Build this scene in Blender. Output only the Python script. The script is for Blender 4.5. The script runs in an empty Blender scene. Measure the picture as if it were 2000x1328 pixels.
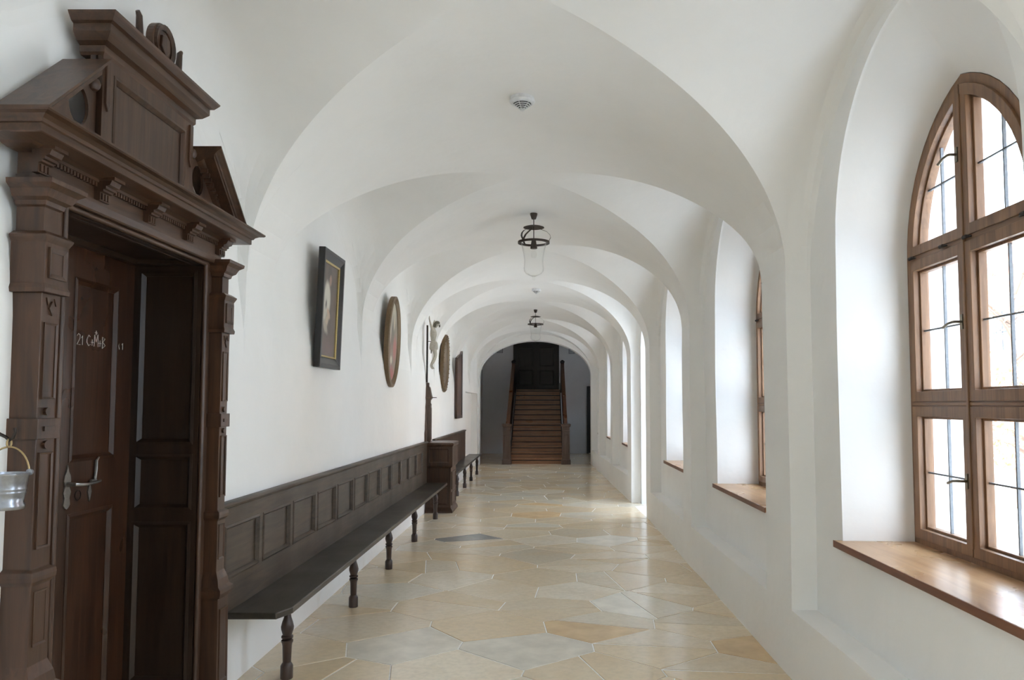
import bpy, bmesh, math, random
from mathutils import Vector, Matrix, noise
C = bpy.context.scene.collection
S = bpy.context.scene
PI = math.pi
sin, cos = math.sin, math.cos
R = random.Random(7)

# ------------------------------------------------------------------ camera, world, sun, exposure
cam_d = bpy.data.cameras.new('camera'); cam = bpy.data.objects.new('camera', cam_d); C.objects.link(cam)
cam_d.sensor_width = 36; cam_d.sensor_fit = 'HORIZONTAL'
cam_d.lens = 1550 / 2000 * 36
cam_d.shift_x = -66 / 2000; cam_d.shift_y = 31 / 2000
cam_d.clip_start = .05; cam_d.clip_end = 300
cam.location = (0, 0, 1.6); cam.rotation_euler = (math.radians(90 + 3.54), 0, 0)
S.camera = cam

W = bpy.data.worlds.new('overcast_sky'); S.world = W; W.use_nodes = True
bgn = W.node_tree.nodes['Background']
bgn.inputs['Color'].default_value = (.65, .81, 1, 1); bgn.inputs['Strength'].default_value = 5.5
sd = bpy.data.lights.new('sun', 'SUN'); sd.energy = 9; sd.angle = math.radians(6); sd.color = (1, .95, .86)
sun = bpy.data.objects.new('sun', sd); C.objects.link(sun)
sun.rotation_euler = Vector((.62, .25, -.74)).to_track_quat('-Z', 'Y').to_euler()
S.view_settings.view_transform = 'Standard'; S.view_settings.look = 'None'
S.view_settings.gamma = 1; S.view_settings.use_curve_mapping = False
S.view_settings.exposure = 1.08
S.cycles.max_bounces = 16; S.cycles.diffuse_bounces = 10; S.cycles.glossy_bounces = 5
S.cycles.transparent_max_bounces = 12; S.cycles.caustics_reflective = False; S.cycles.caustics_refractive = False
S.cycles.sample_clamp_indirect = 6
try: S.cycles.use_denoising = True
except Exception: pass

# ------------------------------------------------------------------ materials
def lin(r, g, b):
    f = lambda c: ((c / 255 + .055) / 1.055) ** 2.4 if c > 10 else c / 255 / 12.92
    return (f(r), f(g), f(b), 1)
class NT:
    def __init__(s, name):
        s.m = bpy.data.materials.new(name); s.m.use_nodes = True; s.t = s.m.node_tree
        s.b = s.t.nodes['Principled BSDF']; s.out = s.t.nodes['Material Output']
    def n(s, typ, **k):
        nd = s.t.nodes.new(typ)
        for a, v in k.items():
            if a in nd.inputs: nd.inputs[a].default_value = v
            else: setattr(nd, a, v)
        return nd
    def l(s, a, b): s.t.links.new(a, b)
    def tex(s, kind='Object', scale=(1, 1, 1), rot=(0, 0, 0)):
        tc = s.n('ShaderNodeTexCoord'); mp = s.n('ShaderNodeMapping')
        mp.inputs['Scale'].default_value = scale; mp.inputs['Rotation'].default_value = rot
        s.l(tc.outputs[kind], mp.inputs[0]); return mp.outputs[0]
    def noise(s, vec, scale, detail=4, rough=.55, dist=0):
        nn = s.n('ShaderNodeTexNoise'); nn.inputs['Scale'].default_value = scale; nn.inputs['Detail'].default_value = detail
        nn.inputs['Roughness'].default_value = rough; nn.inputs['Distortion'].default_value = dist
        s.l(vec, nn.inputs['Vector']); return nn.outputs[0]
    def ramp(s, fac, stops):
        r = s.n('ShaderNodeValToRGB'); e = r.color_ramp.elements
        while len(e) < len(stops): e.new(.5)
        for i, (p, c) in enumerate(stops): e[i].position = p; e[i].color = c
        s.l(fac, r.inputs[0]); return r.outputs[0]
    def mix(s, fac, a, b, mode='MIX'):
        x = s.n('ShaderNodeMix', data_type='RGBA', blend_type=mode)
        for i, v in ((0, fac), (6, a), (7, b)):
            if isinstance(v, (int, float)): x.inputs[i].default_value = v
            elif isinstance(v, tuple): x.inputs[i].default_value = v
            else: s.l(v, x.inputs[i])
        return x.outputs[2]
    def bump(s, h, strength, dist=.01):
        b = s.n('ShaderNodeBump'); b.inputs['Strength'].default_value = strength; b.inputs['Distance'].default_value = dist
        s.l(h, b.inputs['Height']); s.l(b.outputs[0], s.b.inputs['Normal'])
def plaster(name, a, b, rough=.85):
    t = NT(name); v = t.tex()
    n1 = t.noise(v, 1.1, 5, .6); n2 = t.noise(v, 14, 6, .6); n3 = t.noise(v, 3.0, 3, .5)
    t.l(t.ramp(n1, [(.3, a), (.7, b)]), t.b.inputs['Base Color'])
    add = t.n('ShaderNodeMath', operation='MULTIPLY_ADD'); t.l(n2, add.inputs[0]); add.inputs[1].default_value = .12; t.l(n3, add.inputs[2])
    t.b.inputs['Roughness'].default_value = rough; t.b.inputs['Specular IOR Level'].default_value = .25
    t.bump(add.outputs[0], .5, .02); return t.m
def wood(name, dark, light, axis='Z', rough=.4, scale=1.0, var=.0, spec=.5):
    t = NT(name)
    sc = {'X': (1, 14, 14), 'Y': (14, 1, 14), 'Z': (14, 14, 1)}[axis]
    v = t.tex('Object', tuple(k * scale for k in sc))
    n1 = t.noise(v, 1.6, 8, .62, .9); n2 = t.noise(t.tex('Object', (1, 1, 1)), 1.7, 4)
    col = t.ramp(n1, [(.3, dark), (.72, light)])
    mid = tuple((p + q) / 2 * .75 for p, q in zip(dark[:3], light[:3])) + (1,)
    col = t.mix(t.ramp(n2, [(.4, (0, 0, 0, 1)), (.75, (.55, .55, .55, 1))]), col, mid)
    t.l(col, t.b.inputs['Base Color'])
    t.l(t.ramp(n2, [(.2, (rough * .8,) * 3 + (1,)), (.8, (rough * 1.25,) * 3 + (1,))]), t.b.inputs['Roughness'])
    t.b.inputs['Specular IOR Level'].default_value = spec
    t.bump(n1, .18, .004); return t.m
def plain(name, col, rough=.5, metal=0, bump=0, bs=40, spec=.5):
    t = NT(name); t.b.inputs['Roughness'].default_value = rough; t.b.inputs['Metallic'].default_value = metal
    t.b.inputs['Specular IOR Level'].default_value = spec
    v = t.tex(); n1 = t.noise(v, bs, 4)
    t.l(t.ramp(n1, [(.25, tuple(c * .82 for c in col[:3]) + (1,)), (.75, tuple(min(1, c * 1.12) for c in col[:3]) + (1,))]), t.b.inputs['Base Color'])
    if bump: t.bump(n1, bump, .004)
    return t.m
def glass(name, tint=(1, 1, 1, 1), gloss=1.0, base=.04):
    t = NT(name); t.t.nodes.remove(t.b)
    tr = t.n('ShaderNodeBsdfTransparent'); tr.inputs[0].default_value = tint
    gl = t.n('ShaderNodeBsdfGlossy'); gl.inputs['Roughness'].default_value = .02
    fr = t.n('ShaderNodeLayerWeight'); fr.inputs['Blend'].default_value = .5     # Facing: the same from both sides of the sheet
    p5 = t.n('ShaderNodeMath', operation='POWER'); t.l(fr.outputs['Facing'], p5.inputs[0]); p5.inputs[1].default_value = 5
    ma = t.n('ShaderNodeMath', operation='MULTIPLY_ADD'); t.l(p5.outputs[0], ma.inputs[0]); ma.inputs[1].default_value = .9 * gloss; ma.inputs[2].default_value = base * gloss; ma.use_clamp = True
    mx = t.n('ShaderNodeMixShader'); t.l(ma.outputs[0], mx.inputs[0]); t.l(tr.outputs[0], mx.inputs[1]); t.l(gl.outputs[0], mx.inputs[2])
    t.l(mx.outputs[0], t.out.inputs['Surface']); return t.m
def painting(name, bg, blobs, grain=.25):
    """a painted canvas: soft ellipses of colour in the canvas's own generated coordinates (u along Y, v along Z)"""
    t = NT(name); tc = t.n('ShaderNodeTexCoord'); sp = t.n('ShaderNodeSeparateXYZ')
    nz = t.n('ShaderNodeTexNoise'); nz.inputs['Scale'].default_value = 6; nz.inputs['Detail'].default_value = 5
    t.l(tc.outputs['Generated'], nz.inputs['Vector'])
    ad = t.n('ShaderNodeMix', data_type='VECTOR'); ad.inputs[0].default_value = .07
    t.l(tc.outputs['Generated'], ad.inputs[4]); t.l(nz.outputs['Color'], ad.inputs[5]); t.l(ad.outputs[1], sp.inputs[0])
    col = t.ramp(nz.outputs[0], [(.3, tuple(c * .75 for c in bg[:3]) + (1,)), (.7, tuple(c * 1.2 for c in bg[:3]) + (1,))])
    for (cu, cv, ru, rv, ang, c, soft) in blobs:
        def m(op, a, b=None):
            n = t.n('ShaderNodeMath', operation=op)
            for i, v in enumerate((a, b)):
                if v is None: continue
                if isinstance(v, (int, float)): n.inputs[i].default_value = v
                else: t.l(v, n.inputs[i])
            return n.outputs[0]
        u = m('SUBTRACT', sp.outputs['Y'], cu); v = m('SUBTRACT', sp.outputs['Z'], cv)
        ca, sa = cos(ang), sin(ang)
        u2 = m('DIVIDE', m('ADD', m('MULTIPLY', u, ca), m('MULTIPLY', v, sa)), ru)
        v2 = m('DIVIDE', m('SUBTRACT', m('MULTIPLY', v, ca), m('MULTIPLY', u, sa)), rv)
        d = m('SQRT', m('ADD', m('MULTIPLY', u2, u2), m('MULTIPLY', v2, v2)))
        f = t.ramp(d, [(max(0, 1 - soft), (1, 1, 1, 1)), (1, (0, 0, 0, 1))])
        col = t.mix(f, col, c)
    t.l(col, t.b.inputs['Base Color']); t.b.inputs['Roughness'].default_value = .35; return t.m

M = {}
M['wall'] = plaster('white_lime_plaster', (.84, .84, .825, 1), (.89, .885, .87, 1))
M['vault'] = plaster('vault_lime_plaster', (.84, .835, .815, 1), (.89, .885, .865, 1))
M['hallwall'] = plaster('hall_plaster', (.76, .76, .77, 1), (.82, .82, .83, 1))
M['mortar'] = plain('pale_mortar', (.80, .78, .74, 1), .6, bs=60)
M['oak'] = wood('brown_stained_oak', lin(42, 27, 18), lin(88, 61, 43), 'Z', .36)
M['oakh'] = wood('brown_stained_oak_horizontal', lin(44, 29, 20), lin(92, 66, 48), 'Y', .36)
M['oakdark'] = wood('dark_door_oak', lin(34, 20, 12), lin(74, 45, 28), 'Z', .3)
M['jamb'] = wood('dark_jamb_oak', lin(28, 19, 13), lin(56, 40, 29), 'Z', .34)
M['bench'] = wood('grey_brown_bench_oak', lin(42, 33, 25), lin(84, 69, 54), 'Y', .42)
M['benchseat'] = wood('worn_dark_seat_oak', lin(36, 32, 26), lin(68, 61, 51), 'Y', .33)
M['leg'] = wood('turned_leg_oak', lin(42, 30, 25), lin(78, 60, 52), 'Z', .33)
M['larch'] = wood('window_larch', lin(100, 72, 50), lin(152, 114, 82), 'Z', .42)
M['larchh'] = wood('window_larch_horizontal', lin(100, 72, 50), lin(150, 112, 80), 'Y', .42)
M['sill'] = wood('sill_pine', lin(160, 116, 78), lin(204, 166, 124), 'Y', .28, .6)
M['silledge'] = wood('sill_edge', lin(96, 56, 36), lin(130, 84, 58), 'Y', .4)
M['stair'] = wood('worn_stair_wood', lin(122, 80, 52), lin(180, 132, 94), 'X', .3)
M['newel'] = wood('newel_wood', lin(64, 48, 40), lin(104, 84, 72), 'Z', .4)
M['hallwood'] = wood('dark_hall_oak', lin(20, 17, 15), lin(40, 33, 29), 'Z', .45)
M['rail'] = wood('handrail_wood', lin(84, 50, 28), lin(124, 80, 48), 'Y', .3)
M['iron'] = plain('blackened_iron', lin(52, 46, 42), .45, .7, bs=90)
M['lampiron'] = plain('brown_lamp_iron', lin(66, 58, 52), .5, .5, bs=90)
M['steel'] = plain('worn_lock_steel', lin(150, 146, 140), .35, .9, bs=120)
M['pewter'] = plain('polished_pewter', lin(150, 153, 160), .3, 1, bs=60, bump=.1)
M['brass'] = plain('old_brass', lin(168, 150, 112), .3, .9, bs=80)
M['handle'] = plain('antique_brass_handle', lin(130, 122, 105), .35, .85, bs=80)
M['lead'] = plain('glazing_lead', lin(120, 124, 128), .5, .6, bs=80)
M['pane'] = glass('window_glass', (1, 1, 1, 1), 1.0)
M['bulb'] = glass('clear_lamp_glass', (.99, .992, .99, 1), .8, .015)
M['white'] = plain('white_plastic', lin(226, 228, 230), .4, bs=30)
M['slot'] = plain('dark_slot', lin(70, 72, 74), .7, bs=30)
M['black'] = plain('ebonised_frame', lin(26, 26, 26), .3, bs=60)
M['gilt'] = plain('gilt_slip', lin(190, 170, 112), .35, .6, bs=80)
M['goldframe'] = plain('worn_gilt_frame', lin(112, 92, 66), .5, .35, .5, 60)
M['carved'] = plain('carved_pale_wood', lin(178, 172, 158), .6, 0, .3, 40)
M['hair'] = plain('carved_dark_hair', lin(104, 100, 88), .7, 0, .5, 60)
M['chalk'] = plain('chalk', lin(196, 192, 186), .9, bs=200)
M['grey'] = plain('grey_metal_plate', lin(150, 152, 156), .5, .2)
M['facade'] = plaster('outside_render', (.80, .78, .74, 1), (.86, .84, .8, 1))
M['roof'] = plain('roof_tiles', lin(190, 130, 100), .8, bs=6)
M['gravel'] = plain('pale_courtyard_gravel', (.74, .73, .71, 1), .9, bs=12)
M['bark'] = plain('bark', lin(120, 104, 92), .9, bs=14)
M['leaf'] = plain('autumn_leaf', lin(205, 150, 110), .8, bs=14)
M['dark'] = plain('dark_window', lin(60, 62, 70), .2, bs=5)
def stone_mat():
    t = NT('polished_limestone'); oi = t.n('ShaderNodeObjectInfo')
    c1 = t.ramp(oi.outputs['Random'], [(0, lin(238, 222, 194)), (.2, lin(222, 200, 166)), (.38, lin(244, 232, 210)), (.55, lin(218, 204, 180)),
                                     (.7, lin(234, 212, 178)), (.84, lin(226, 218, 200)), (1, lin(230, 206, 170))])
    tc = t.n('ShaderNodeTexCoord'); ad = t.n('ShaderNodeVectorMath', operation='ADD')
    cb = t.n('ShaderNodeCombineXYZ')
    mm = t.n('ShaderNodeMath', operation='MULTIPLY'); t.l(oi.outputs['Random'], mm.inputs[0]); mm.inputs[1].default_value = 57
    t.l(mm.outputs[0], cb.inputs[0]); t.l(mm.outputs[0], cb.inputs[2]); t.l(tc.outputs['Object'], ad.inputs[0]); t.l(cb.outputs[0], ad.inputs[1])
    n1 = t.noise(ad.outputs[0], 2.2, 4, .5, .6); n2 = t.noise(ad.outputs[0], 24, 5, .6)
    c2 = t.mix(t.ramp(n1, [(.42, (0, 0, 0, 1)), (.66, (.38, .38, .38, 1))]), c1, lin(216, 188, 148))
    c3 = t.mix(t.ramp(n2, [(.35, (.22, .22, .22, 1)), (.6, (0, 0, 0, 1))]), c2, lin(180, 170, 150))
    t.l(c3, t.b.inputs['Base Color'])
    t.l(t.ramp(n1, [(.3, (.15, .15, .15, 1)), (.7, (.23, .23, .23, 1))]), t.b.inputs['Roughness'])
    t.b.inputs['Specular IOR Level'].default_value = .6
    t.bump(n2, .06, .002); return t.m
M['stone'] = stone_mat()
M['stone_orange'] = plain('rust_brown_limestone', lin(220, 190, 148), .25, bs=5)
M['stone_dark'] = plain('slate_grey_stone', lin(150, 148, 144), .25, bs=8)
M['stone_blue'] = plain('blue_grey_limestone', lin(222, 214, 198), .22, bs=5)
M['stone_white'] = plain('white_limestone', lin(236, 230, 216), .22, bs=5)

# ------------------------------------------------------------------ helpers
class MB:
    def __init__(s): s.v = []; s.f = []
    def add(s, vs, fs):
        k = len(s.v); s.v += [tuple(v) for v in vs]; s.f += [tuple(i + k for i in f) for f in fs]; return s
    def box(s, x0, x1, y0, y1, z0, z1):
        vs = [(x, y, z) for z in (z0, z1) for y in (y0, y1) for x in (x0, x1)]
        return s.add(vs, [(0, 2, 3, 1), (4, 5, 7, 6), (0, 1, 5, 4), (2, 6, 7, 3), (0, 4, 6, 2), (1, 3, 7, 5)])
    def prism(s, poly, to3, w0, w1):
        n = len(poly); vs = [to3(u, v, w0) for u, v in poly] + [to3(u, v, w1) for u, v in poly]
        return s.add(vs, [tuple(range(n)), tuple(range(n, 2 * n))] + [(i, (i + 1) % n, n + (i + 1) % n, n + i) for i in range(n)])
    def ring(s, outer, inner, to3, w0, w1, wi=None):
        """frame between two loops; wi: height of the inner edge at the front (bevel)"""
        n = len(outer); wi = w1 if wi is None else wi
        vs = [to3(u, v, w0) for u, v in outer] + [to3(u, v, w1) for u, v in outer] + [to3(u, v, wi) for u, v in inner] + [to3(u, v, w0) for u, v in inner]
        fs = []
        for i in range(n):
            j = (i + 1) % n
            for a in range(4):
                b = (a + 1) % 4
                fs.append((a * n + i, a * n + j, b * n + j, b * n + i))
        return s.add(vs, fs)
    def lathe(s, prof, c=(0, 0, 0), seg=20, cap=True):
        vs = []; n = len(prof)
        for r, z in prof:
            for k in range(seg):
                a = 2 * PI * k / seg; vs.append((c[0] + r * cos(a), c[1] + r * sin(a), c[2] + z))
        fs = [(i * seg + k, i * seg + (k + 1) % seg, (i + 1) * seg + (k + 1) % seg, (i + 1) * seg + k) for i in range(n - 1) for k in range(seg)]
        if cap: fs += [tuple(range(seg)), tuple(range((n - 1) * seg, n * seg))]
        return s.add(vs, fs)
    def tube(s, pts, r, seg=8, cap=True):
        pts = [Vector(p) for p in pts]; n = len(pts); vs = []
        up = Vector((0, 0, 1)); rr = r if isinstance(r, (list, tuple)) else [r] * n
        prev = None
        for i, p in enumerate(pts):
            d = (pts[min(i + 1, n - 1)] - pts[max(i - 1, 0)]).normalized()
            if prev is None:
                a = d.cross(up if abs(d.z) < .9 else Vector((1, 0, 0))).normalized()
            else: a = (prev - d * prev.dot(d)).normalized()
            b = d.cross(a); prev = a
            for k in range(seg):
                t = 2 * PI * k / seg; vs.append(p + a * rr[i] * cos(t) + b * rr[i] * sin(t))
        fs = [(i * seg + k, i * seg + (k + 1) % seg, (i + 1) * seg + (k + 1) % seg, (i + 1) * seg + k) for i in range(n - 1) for k in range(seg)]
        if cap: fs += [tuple(range(seg)), tuple(range((n - 1) * seg, n * seg))]
        return s.add(vs, fs)
    def tiers(s, prof, xb, y0, y1, xw):
        """mouldings that wrap three sides of a block standing on the wall xw: prof = (projection, z)"""
        vs = []
        for o, z in prof: vs += [(xw, y0 - o, z), (xb + o, y0 - o, z), (xb + o, y1 + o, z), (xw, y1 + o, z)]
        n = len(prof); fs = [(i * 4 + k, i * 4 + (k + 1) % 4, (i + 1) * 4 + (k + 1) % 4, (i + 1) * 4 + k) for i in range(n - 1) for k in range(4)]
        fs += [(0, 1, 2, 3), tuple(4 * (n - 1) + k for k in range(4))]
        return s.add(vs, fs)
    def build(s, name, mat, parent=None, smooth=False, bevel=0, loc=None, recalc=True, weld=0):
        me = bpy.data.meshes.new(name); me.from_pydata(s.v, [], s.f); me.materials.append(M[mat] if isinstance(mat, str) else mat)
        if recalc or weld:
            bm = bmesh.new(); bm.from_mesh(me)
            if weld: bmesh.ops.remove_doubles(bm, verts=bm.verts, dist=weld)
            if recalc: bmesh.ops.recalc_face_normals(bm, faces=bm.faces)
            bm.to_mesh(me); bm.free()
        if smooth:
            for p in me.polygons: p.use_smooth = True
            me.set_sharp_from_angle(angle=math.radians(smooth if smooth is not True else 40))
        o = bpy.data.objects.new(name, me); C.objects.link(o)
        if parent: o.parent = parent
        if loc:
            o.location = loc
        if bevel:
            b = o.modifiers.new('bevel', 'BEVEL'); b.width = bevel; b.segments = 2; b.limit_method = 'ANGLE'; b.angle_limit = math.radians(35)
        return o
def local(o, loc):
    """move a world-built mesh so that its origin is loc"""
    o.data.transform(Matrix.Translation(-Vector(loc))); o.location = loc; return o
def thing(name, label, cat, loc=(0, 0, 0), group=None, kind=None):
    o = bpy.data.objects.new(name, None); C.objects.link(o); o.empty_display_size = .1
    tag(o, label, cat, group, kind); o.location = loc; return o
def tag(o, label=None, cat=None, group=None, kind=None):
    for k, v in (('label', label), ('category', cat), ('group', group), ('kind', kind)):
        if v: o[k] = v
    return o
def struct(name, label=None):
    o = bpy.data.objects.new(name, None); C.objects.link(o); o['kind'] = 'structure'
    if label: o['label'] = label; o['category'] = 'window' if 'window' in name else 'door' if 'door' in name else name.split('_')[0]
    return o
def S1(o, label, cat): return tag(o, label, cat, None, 'structure')
def copy_tree(o, parent=None):
    c = o.copy(); C.objects.link(c); c.parent = parent
    for ch in list(o.children): copy_tree(ch, c)
    return c
def rect(u0, u1, v0, v1): return [(u0, v0), (u1, v0), (u1, v1), (u0, v1)]
def inset(poly, d):
    """inset a convex counter-clockwise polygon"""
    n = len(poly); out = []
    area = sum(poly[i][0] * poly[(i + 1) % n][1] - poly[(i + 1) % n][0] * poly[i][1] for i in range(n))
    sg = 1 if area > 0 else -1
    L = []
    for i in range(n):
        (x0, y0), (x1, y1) = poly[i], poly[(i + 1) % n]; dx, dy = x1 - x0, y1 - y0; l = math.hypot(dx, dy) or 1e-9
        nx, ny = -dy / l * sg, dx / l * sg; L.append((nx, ny, nx * x0 + ny * y0 + d))
    for i in range(n):
        a1, b1, c1 = L[i - 1]; a2, b2, c2 = L[i]; det = a1 * b2 - a2 * b1
        if abs(det) < 1e-5: out.append((poly[i][0] + a2 * d, poly[i][1] + b2 * d))
        else: out.append(((c1 * b2 - c2 * b1) / det, (a1 * c2 - a2 * c1) / det))
    return out
YZ = lambda u, v, w: (w, u, v)            # u along Y, v up, w along X
XZ = lambda u, v, w: (u, w, v)
def panelled(parent, name, mat, to3, frame, panels, w_back, w_front, w_panel, moulding=.02, pmat=None, names='panel', bevel=.003, raised=.004):
    """stiles and rails with recessed panels; w along the third axis, front = w_front"""
    us = sorted({frame[0], frame[1], *[p[0] for p in panels], *[p[1] for p in panels]})
    vs = sorted({frame[2], frame[3], *[p[2] for p in panels], *[p[3] for p in panels]})
    m = MB()
    for a, b in zip(us, us[1:]):
        run = []
        for c, d in zip(vs, vs[1:]):
            if b - a < 1e-6 or d - c < 1e-6: continue
            uc, vc = (a + b) / 2, (c + d) / 2
            if any(p[0] < uc < p[1] and p[2] < vc < p[3] for p in panels): continue
            if run and abs(run[-1][1] - c) < 1e-9: run[-1][1] = d
            else: run.append([c, d])
        for c, d in run: m.prism(rect(a, b, c, d), to3, w_back, w_front)
    m.prism(rect(frame[0], frame[1], frame[2], frame[3]), to3, w_back, w_back + (w_panel - w_back) * .5)
    fo = m.build(name, mat, parent)
    e = 1 if w_front > w_back else -1
    for p in panels:
        q = MB(); q.prism(rect(*p), to3, w_back + (w_panel - w_back) * .4, w_panel)
        po = q.build(names, pmat or mat, parent)
        r = MB(); o_ = [(p[0] - .006, p[2] - .006), (p[1] + .006, p[2] - .006), (p[1] + .006, p[3] + .006), (p[0] - .006, p[3] + .006)]
        i1 = inset(o_, moulding * .45); i2 = inset(o_, moulding)
        r.ring(o_, i1, to3, w_panel, w_front + e * .002, w_front + e * raised); r.ring(i1, i2, to3, w_panel - e * .001, w_front + e * raised, w_panel + e * .003)
        r.build('moulding', mat, po)
    return fo

# ------------------------------------------------------------------ corridor geometry
ZS, HV = 2.41, 1.10
XL = -1.8
def XR(y): return 1.44 if y < 11.3 else 1.44 - .0208 * (y - 11.3)
PR = [(-4.4, -3.9), (-1.2, -.75), (1.8, 2.25), (4.73, 5.26), (7.92, 8.36), (11.0, 11.45), (13.1, 13.6), (16.0, 16.4), (19.0, 19.4), (21.32, 21.7)]
PL = [(-4.4, -3.9), (-1.2, -.75), (1.8, 2.25), (4.74, 5.2), (7.74, 8.16), (10.62, 11.0), (12.85, 13.3), (15.75, 16.15), (18.85, 19.25), (21.32, 21.7)]
YEND = 21.3
PD = .15                                    # depth of the window recess
NA = 24
def lerp(a, b, t): return a + (b - a) * t
def vault_xy(s, yl, yr):
    """s beyond +-1 runs past the pier faces"""
    k = max(0, min(1, (s + 1) / 2)); y = lerp(yl, yr, k); xr = XR(y); c = (XL + xr) / 2; w = (xr - XL) / 2
    x = c + w * max(-1, min(1, s))
    return x, y
def bay_y(b, c, a, t): return c + a * t + (.42 * abs(t) * (1 - abs(t) ** 6) if b == 3 and t < 0 else 0)   # the second bay leans
def wob(x, y, z, a=.006): return a * noise.noise(Vector((x * .9, y * .8, z * .9)))

def build_vault():
    m = MB()
    th = [PI / 2 * i / 44 for i in range(45)]
    for b in range(len(PR) - 1):
        rA, rB = PR[b][1], PR[b + 1][0]; lA, lB = PL[b][1], PL[b + 1][0]
        cr, ar = (rA + rB) / 2, (rB - rA) / 2; cl, al = (lA + lB) / 2, (lB - lA) / 2
        def P(s, t, z, ext=0):
            x, y = vault_xy(s, bay_y(b, cl, al, t), bay_y(b, cr, ar, t))
            x += ext; return (x, y, z + wob(x, y, z, .012))
        NQ = 24
        for sg in (-1, 1):
            # barrel webs next to the piers (t = sg*sin(th), |s| <= |t|)
            vs = []; fs = []
            for i, a in enumerate(th):
                for k in range(NQ + 1):
                    ph = a * (2 * k / NQ - 1); s = sin(ph)
                    vs.append(P(s, sg * sin(a), ZS + HV * cos(ph)))
            for i in range(len(th) - 1):
                for k in range(NQ):
                    q = i * (NQ + 1) + k; fs.append((q, q + 1, q + NQ + 2, q + NQ + 1))
            m.add(vs, fs)
            # lunette webs towards the walls (s = sg*sin(th), |t| <= |s|), carried past the pier face
            D = PD if sg > 0 else .05; r0 = .07 if sg > 0 else .30
            vs = []; fs = []; rows = [(sin(a), a, 0) for a in th] + [(1, PI / 2, D * e) for e in (.3, .6, .85, 1)]
            for i, (s, a, ext) in enumerate(rows):
                for k in range(NQ + 1):
                    ph = a * (2 * k / NQ - 1); t = sin(ph)
                    x, y, z = P(sg * s, t, ZS + HV * cos(ph), sg * ext)
                    rr = min(r0, (1.2 + D * 3) * (1 - abs(t))); d = (1 - s) * 1.62 + D - ext   # plaster rounded into the wall
                    if d < rr:
                        de = rr - math.sqrt(max(0, rr * rr - (rr - d) ** 2)); y -= de * t * .8; z -= de * cos(ph)
                    vs.append((x, y, z))
            for i in range(len(rows) - 1):
                for k in range(NQ):
                    q = i * (NQ + 1) + k; fs.append((q, q + 1, q + NQ + 2, q + NQ + 1))
            m.add(vs, fs)
    for b in range(1, len(PR) - 1):         # the strip of barrel over each pair of piers
        vs = []; fs = []; n = 24
        for i in range(n + 1):
            ph = PI / 2 * (2 * i / n - 1); s = sin(ph)
            for k in range(3):
                x, y = vault_xy(s, lerp(PL[b][0], PL[b][1], k / 2), lerp(PR[b][0], PR[b][1], k / 2))
                z = ZS + HV * cos(ph); vs.append((x, y, z + wob(x, y, z, .012)))
        fs = [(i * 3 + k, i * 3 + k + 1, i * 3 + k + 4, i * 3 + k + 3) for i in range(n) for k in range(2)]
        m.add(vs, fs)
    o = m.build('ceiling', 'vault', None, recalc=False, weld=.0008)
    for p in o.data.polygons: p.use_smooth = True
    o.data.set_sharp_from_angle(angle=math.radians(9))
    S1(o, 'white groin vaulted plaster ceiling running the length of the corridor', 'ceiling')
build_vault()

def arch_pts(y0, y1, zs, za, n, pointed=True):
    """from the far springing (y1) over the apex to the near springing (y0), n segments"""
    c = (y0 + y1) / 2; w = (y1 - y0) / 2; h = za - zs; out = []
    if not pointed:
        return [(c + w * cos(PI * i / n), zs + h * sin(PI * i / n)) for i in range(n + 1)]
    Rr = (w * w + h * h) / (2 * w); amax = math.atan2(h, Rr - w) if Rr > w else PI / 2
    for i in range(n // 2 + 1):
        a = amax * i / (n // 2); out.append((y1 - Rr + Rr * cos(a), zs + Rr * sin(a)))
    out[-1] = (c, za)
    for p in reversed(out[:-1]): out.append((2 * c - p[0], p[1]))
    return out
def loop(y0, y1, zb, zs, arch, nb=6, ns=8):
    L = [(lerp(y0, y1, i / nb), zb) for i in range(nb)]
    L += [(y1, lerp(zb, zs, i / ns)) for i in range(ns)]
    L += arch[:-1]
    L += [(y0, lerp(zs, zb, i / ns)) for i in range(ns)]
    return L
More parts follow.
